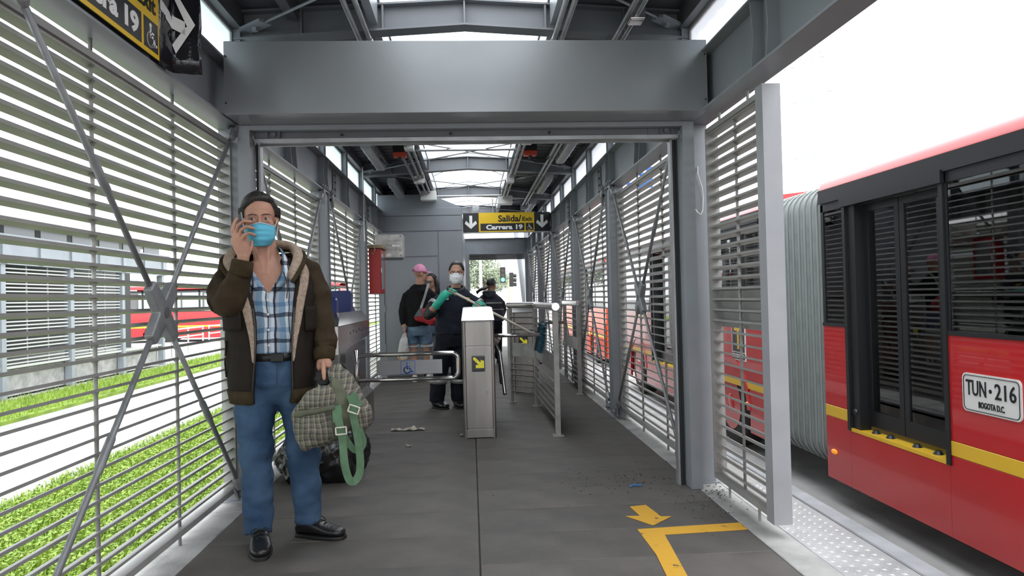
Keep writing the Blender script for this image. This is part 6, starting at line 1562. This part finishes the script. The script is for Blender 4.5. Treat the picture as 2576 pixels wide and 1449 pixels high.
hair_shell('hair', HMs, HAIRB, sw, lambda az: .75 if abs(az) < .6 else (.75-(abs(az)-.6)*1.6 if abs(az) < 1.1 else -.6), .012, None, 6.0, 40, 26)
for s in (-1, 1):
    b = B(); b.tube([tuple(HMs @ Vector((.065*s, .02, .05))), tuple(HMs @ Vector((.090*s, .03, -.04))), tuple(HMs @ Vector((.098*s, .035, -.15))), tuple(HMs @ Vector((.085*s, .03, -.26)))], [.030, .034, .034, .016], 10); b.obj('hair_lock', HAIRB, sw, smooth=True)
b = B(); t2 = B()
for s in (-1, 1):
    t2.cbox(.033*s-.027, .033*s+.027, -.112, -.100, -.016, .019, .005); t2.box(min(.060*s, .064*s), max(.060*s, .064*s), -.100, .01, .004, .012)
t2.box(-.010, .010, -.110, -.104, .004, .012)
append(b, t2, HMs); tag(b.obj('sunglasses', SBLK, sw), 'black sunglasses', kind='stuff')
b = B(); rings(b, [(-.58, 10.90, .78, .175, .125), (-.58, 10.90, .95, .155, .115), (-.59, 10.90, 1.15, .175, .125), (-.60, 10.90, 1.24, .165, .105), (-.60, 10.90, 1.30, .09, .08)]); b.tube([(-.72, 10.90, 1.22), (-.79, 10.86, 1.05), (-.75, 10.80, .97)], [.06, .055, .045], 12); b.tube([(-.48, 10.90, 1.22), (-.405, 10.88, 1.05), (-.42, 10.82, .90)], [.06, .055, .042], 12)
blob('top', b, mat('black_top', (.012, .012, .014), .8), sw, .011, 4, .006, 12)
b = B(); rings(b, [(-.58, 10.90, .84, .165, .12), (-.58, 10.90, .72, .175, .125), (-.58, 10.90, .66, .165, .115)]); b.tube([(-.665, 10.90, .72), (-.69, 10.88, .45), (-.685, 10.90, .12)], [.09, .072, .058], 14); b.tube([(-.495, 10.90, .72), (-.46, 10.90, .45), (-.425, 10.92, .12)], [.09, .072, .058], 14)
je = blob('jeans', b, mat('denim_ripped', (.05, .10, .17), .85, 0, .6, 9, .3, 100, col2=(.16, .24, .32)), sw, .011, 4, .006, 12)
B().ell((-.69, 10.805, .55), (.045, .012, .035), 12, 8).obj('knee_rip', SKIN_W, je, smooth=True)
shoe(sw, (-.69, 10.94, 0), (-.71, 10.72, 0), LEATH, SOLE, h=.06, w=.042); shoe(sw, (-.42, 10.96, 0), (-.36, 10.75, 0), LEATH, SOLE, h=.06, w=.042)
# ------------------------------------------------------------------ woman walking out, back turned
wk = thing('person', 'woman with a dark ponytail and navy hooded jacket walking out, seen from behind', 'person', (0, 0, 0))
HMw = HM(Vector((.375, 12.80, 1.415)), math.radians(180-35), math.radians(8), 0, .98)
NV2 = mat('navy_jacket', (.018, .021, .036), .7, 0, .3, 8, .3, 50)
b = B(); head_shape(b, HMw, True); b.tube([(.36, 12.80, 1.37), (.345, 12.80, 1.24)], [.05, .08], 12)
rings(b, [(.38, 12.80, .72, .16, .12), (.37, 12.80, .92, .165, .12), (.345, 12.80, 1.10, .17, .12), (.335, 12.80, 1.20, .16, .10), (.335, 12.80, 1.25, .08, .07)])
for pts, rr in (([(.20, 12.81, 1.12), (.135, 12.86, 1.02), (.17, 12.96, .92)], [.05, .046, .034]), ([(.47, 12.81, 1.12), (.555, 12.84, 1.0), (.54, 12.95, .86), (.53, 13.0, .80)], [.05, .046, .034, .028]), ([(.30, 12.80, .74), (.30, 12.85, .42), (.29, 12.80, .08)], [.085, .06, .04]), ([(.46, 12.80, .74), (.47, 12.84, .42), (.47, 12.92, .08)], [.085, .06, .04])): b.tube(pts, rr, 12)
relaxed_hand(b, (.17, 12.96, .92), (.2, 1, -.1), (0, 0, 1), (1, 0, 0), .88, .9); relaxed_hand(b, (.53, 13.0, .80), (-.1, .5, -1), (0, 1, 0), (-1, 0, 0), .88, .8)
blob('body', b, SKIN_W, wk, .011, 4)
hair_shell('hair', HMw, HAIRB, wk, lambda az: .75 if abs(az) < .6 else (.75-(abs(az)-.6)*1.5 if abs(az) < 1.15 else (-.1 if abs(az) < 1.5 else -.55)), .008, None, 3.3, 40, 26)
pt_ = B(); pt_.tube(smoothpath([(.33, 12.71, 1.39), (.28, 12.66, 1.37), (.21, 12.64, 1.345), (.14, 12.65, 1.32), (.09, 12.66, 1.29)], 3), [.022, .028, .032, .035, .036, .036, .035, .033, .030, .026, .022, .016, .008], 10, sq=.7); 
for i_ in range(9):
    pt_.tube(smoothpath([(.33, 12.71, 1.39), (.27, 12.66, 1.375+random.uniform(-.02, .015)), (.20, 12.645, 1.35+random.uniform(-.025, .02)), (.15, 12.65, 1.325+random.uniform(-.03, .025)), (.10+random.uniform(-.02, .02), 12.66, 1.285+random.uniform(-.035, .035))], 2), [.016, .015, .015, .014, .014, .013, .012, .010, .007], 6)
blob('ponytail', pt_, HAIRB, wk, .006, 1, .004, 30)
b = B(); rings(b, [(.385, 12.80, .76, .20, .155), (.38, 12.80, .92, .205, .155), (.35, 12.80, 1.10, .21, .15), (.335, 12.80, 1.19, .20, .13), (.335, 12.80, 1.255, .12, .10), (.335, 12.80, 1.29, .09, .09)])
b.tube([(.25, 12.80, 1.15), (.185, 12.81, 1.135), (.137, 12.83, 1.07), (.125, 12.88, 1.0), (.165, 12.95, .93)], [.05, .076, .076, .07, .055], 14); b.tube([(.42, 12.80, 1.15), (.49, 12.81, 1.135), (.545, 12.82, 1.07), (.57, 12.85, .98), (.55, 12.93, .88), (.54, 12.97, .84)], [.05, .076, .077, .074, .062, .05], 14)
b.ell((.32, 12.69, 1.235), (.125, .06, .075), 14, 10); b.tube([(.21, 12.72, 1.28), (.32, 12.655, 1.29), (.44, 12.72, 1.28)], .035, 10)
ja = blob('jacket', b, NV2, wk, .011, 4, .009, 11)
def band(c, rx, ry, z0, z1, name, m, parent):
    R = [[(c[0]+r1*math.cos(2*math.pi*k/32), c[1]+r2*math.sin(2*math.pi*k/32), z) for k in range(32)] for r1, r2, z in ((rx-.012, ry-.012, z0), (rx, ry, z0), (rx, ry, z1), (rx-.012, ry-.012, z1))]
    return B().loft(R, cap=False, close=True).obj(name, m, parent, smooth=True)
band((.355, 12.80), .215, .160, 1.075, 1.105, 'reflective_band', REFL, ja); band((.372, 12.80), .214, .163, .965, .985, 'reflective_band', REFL, ja)
b = B(); rings(b, [(.38, 12.80, .80, .17, .135), (.38, 12.80, .70, .18, .135), (.38, 12.80, .62, .165, .115)]); b.tube([(.30, 12.80, .70), (.30, 12.84, .42), (.29, 12.80, .08)], [.092, .075, .062], 14); b.tube([(.465, 12.80, .70), (.475, 12.83, .42), (.47, 12.91, .08)], [.092, .075, .062], 14)
blob('trousers', b, NAVY2, wk, .011, 4, .006, 11)
shoe(wk, (.29, 12.72, 0), (.28, 12.97, 0), LEATH, SOLE, h=.06, w=.045); shoe(wk, (.47, 12.84, 0), (.49, 13.08, 0), LEATH, SOLE, h=.06, w=.045)
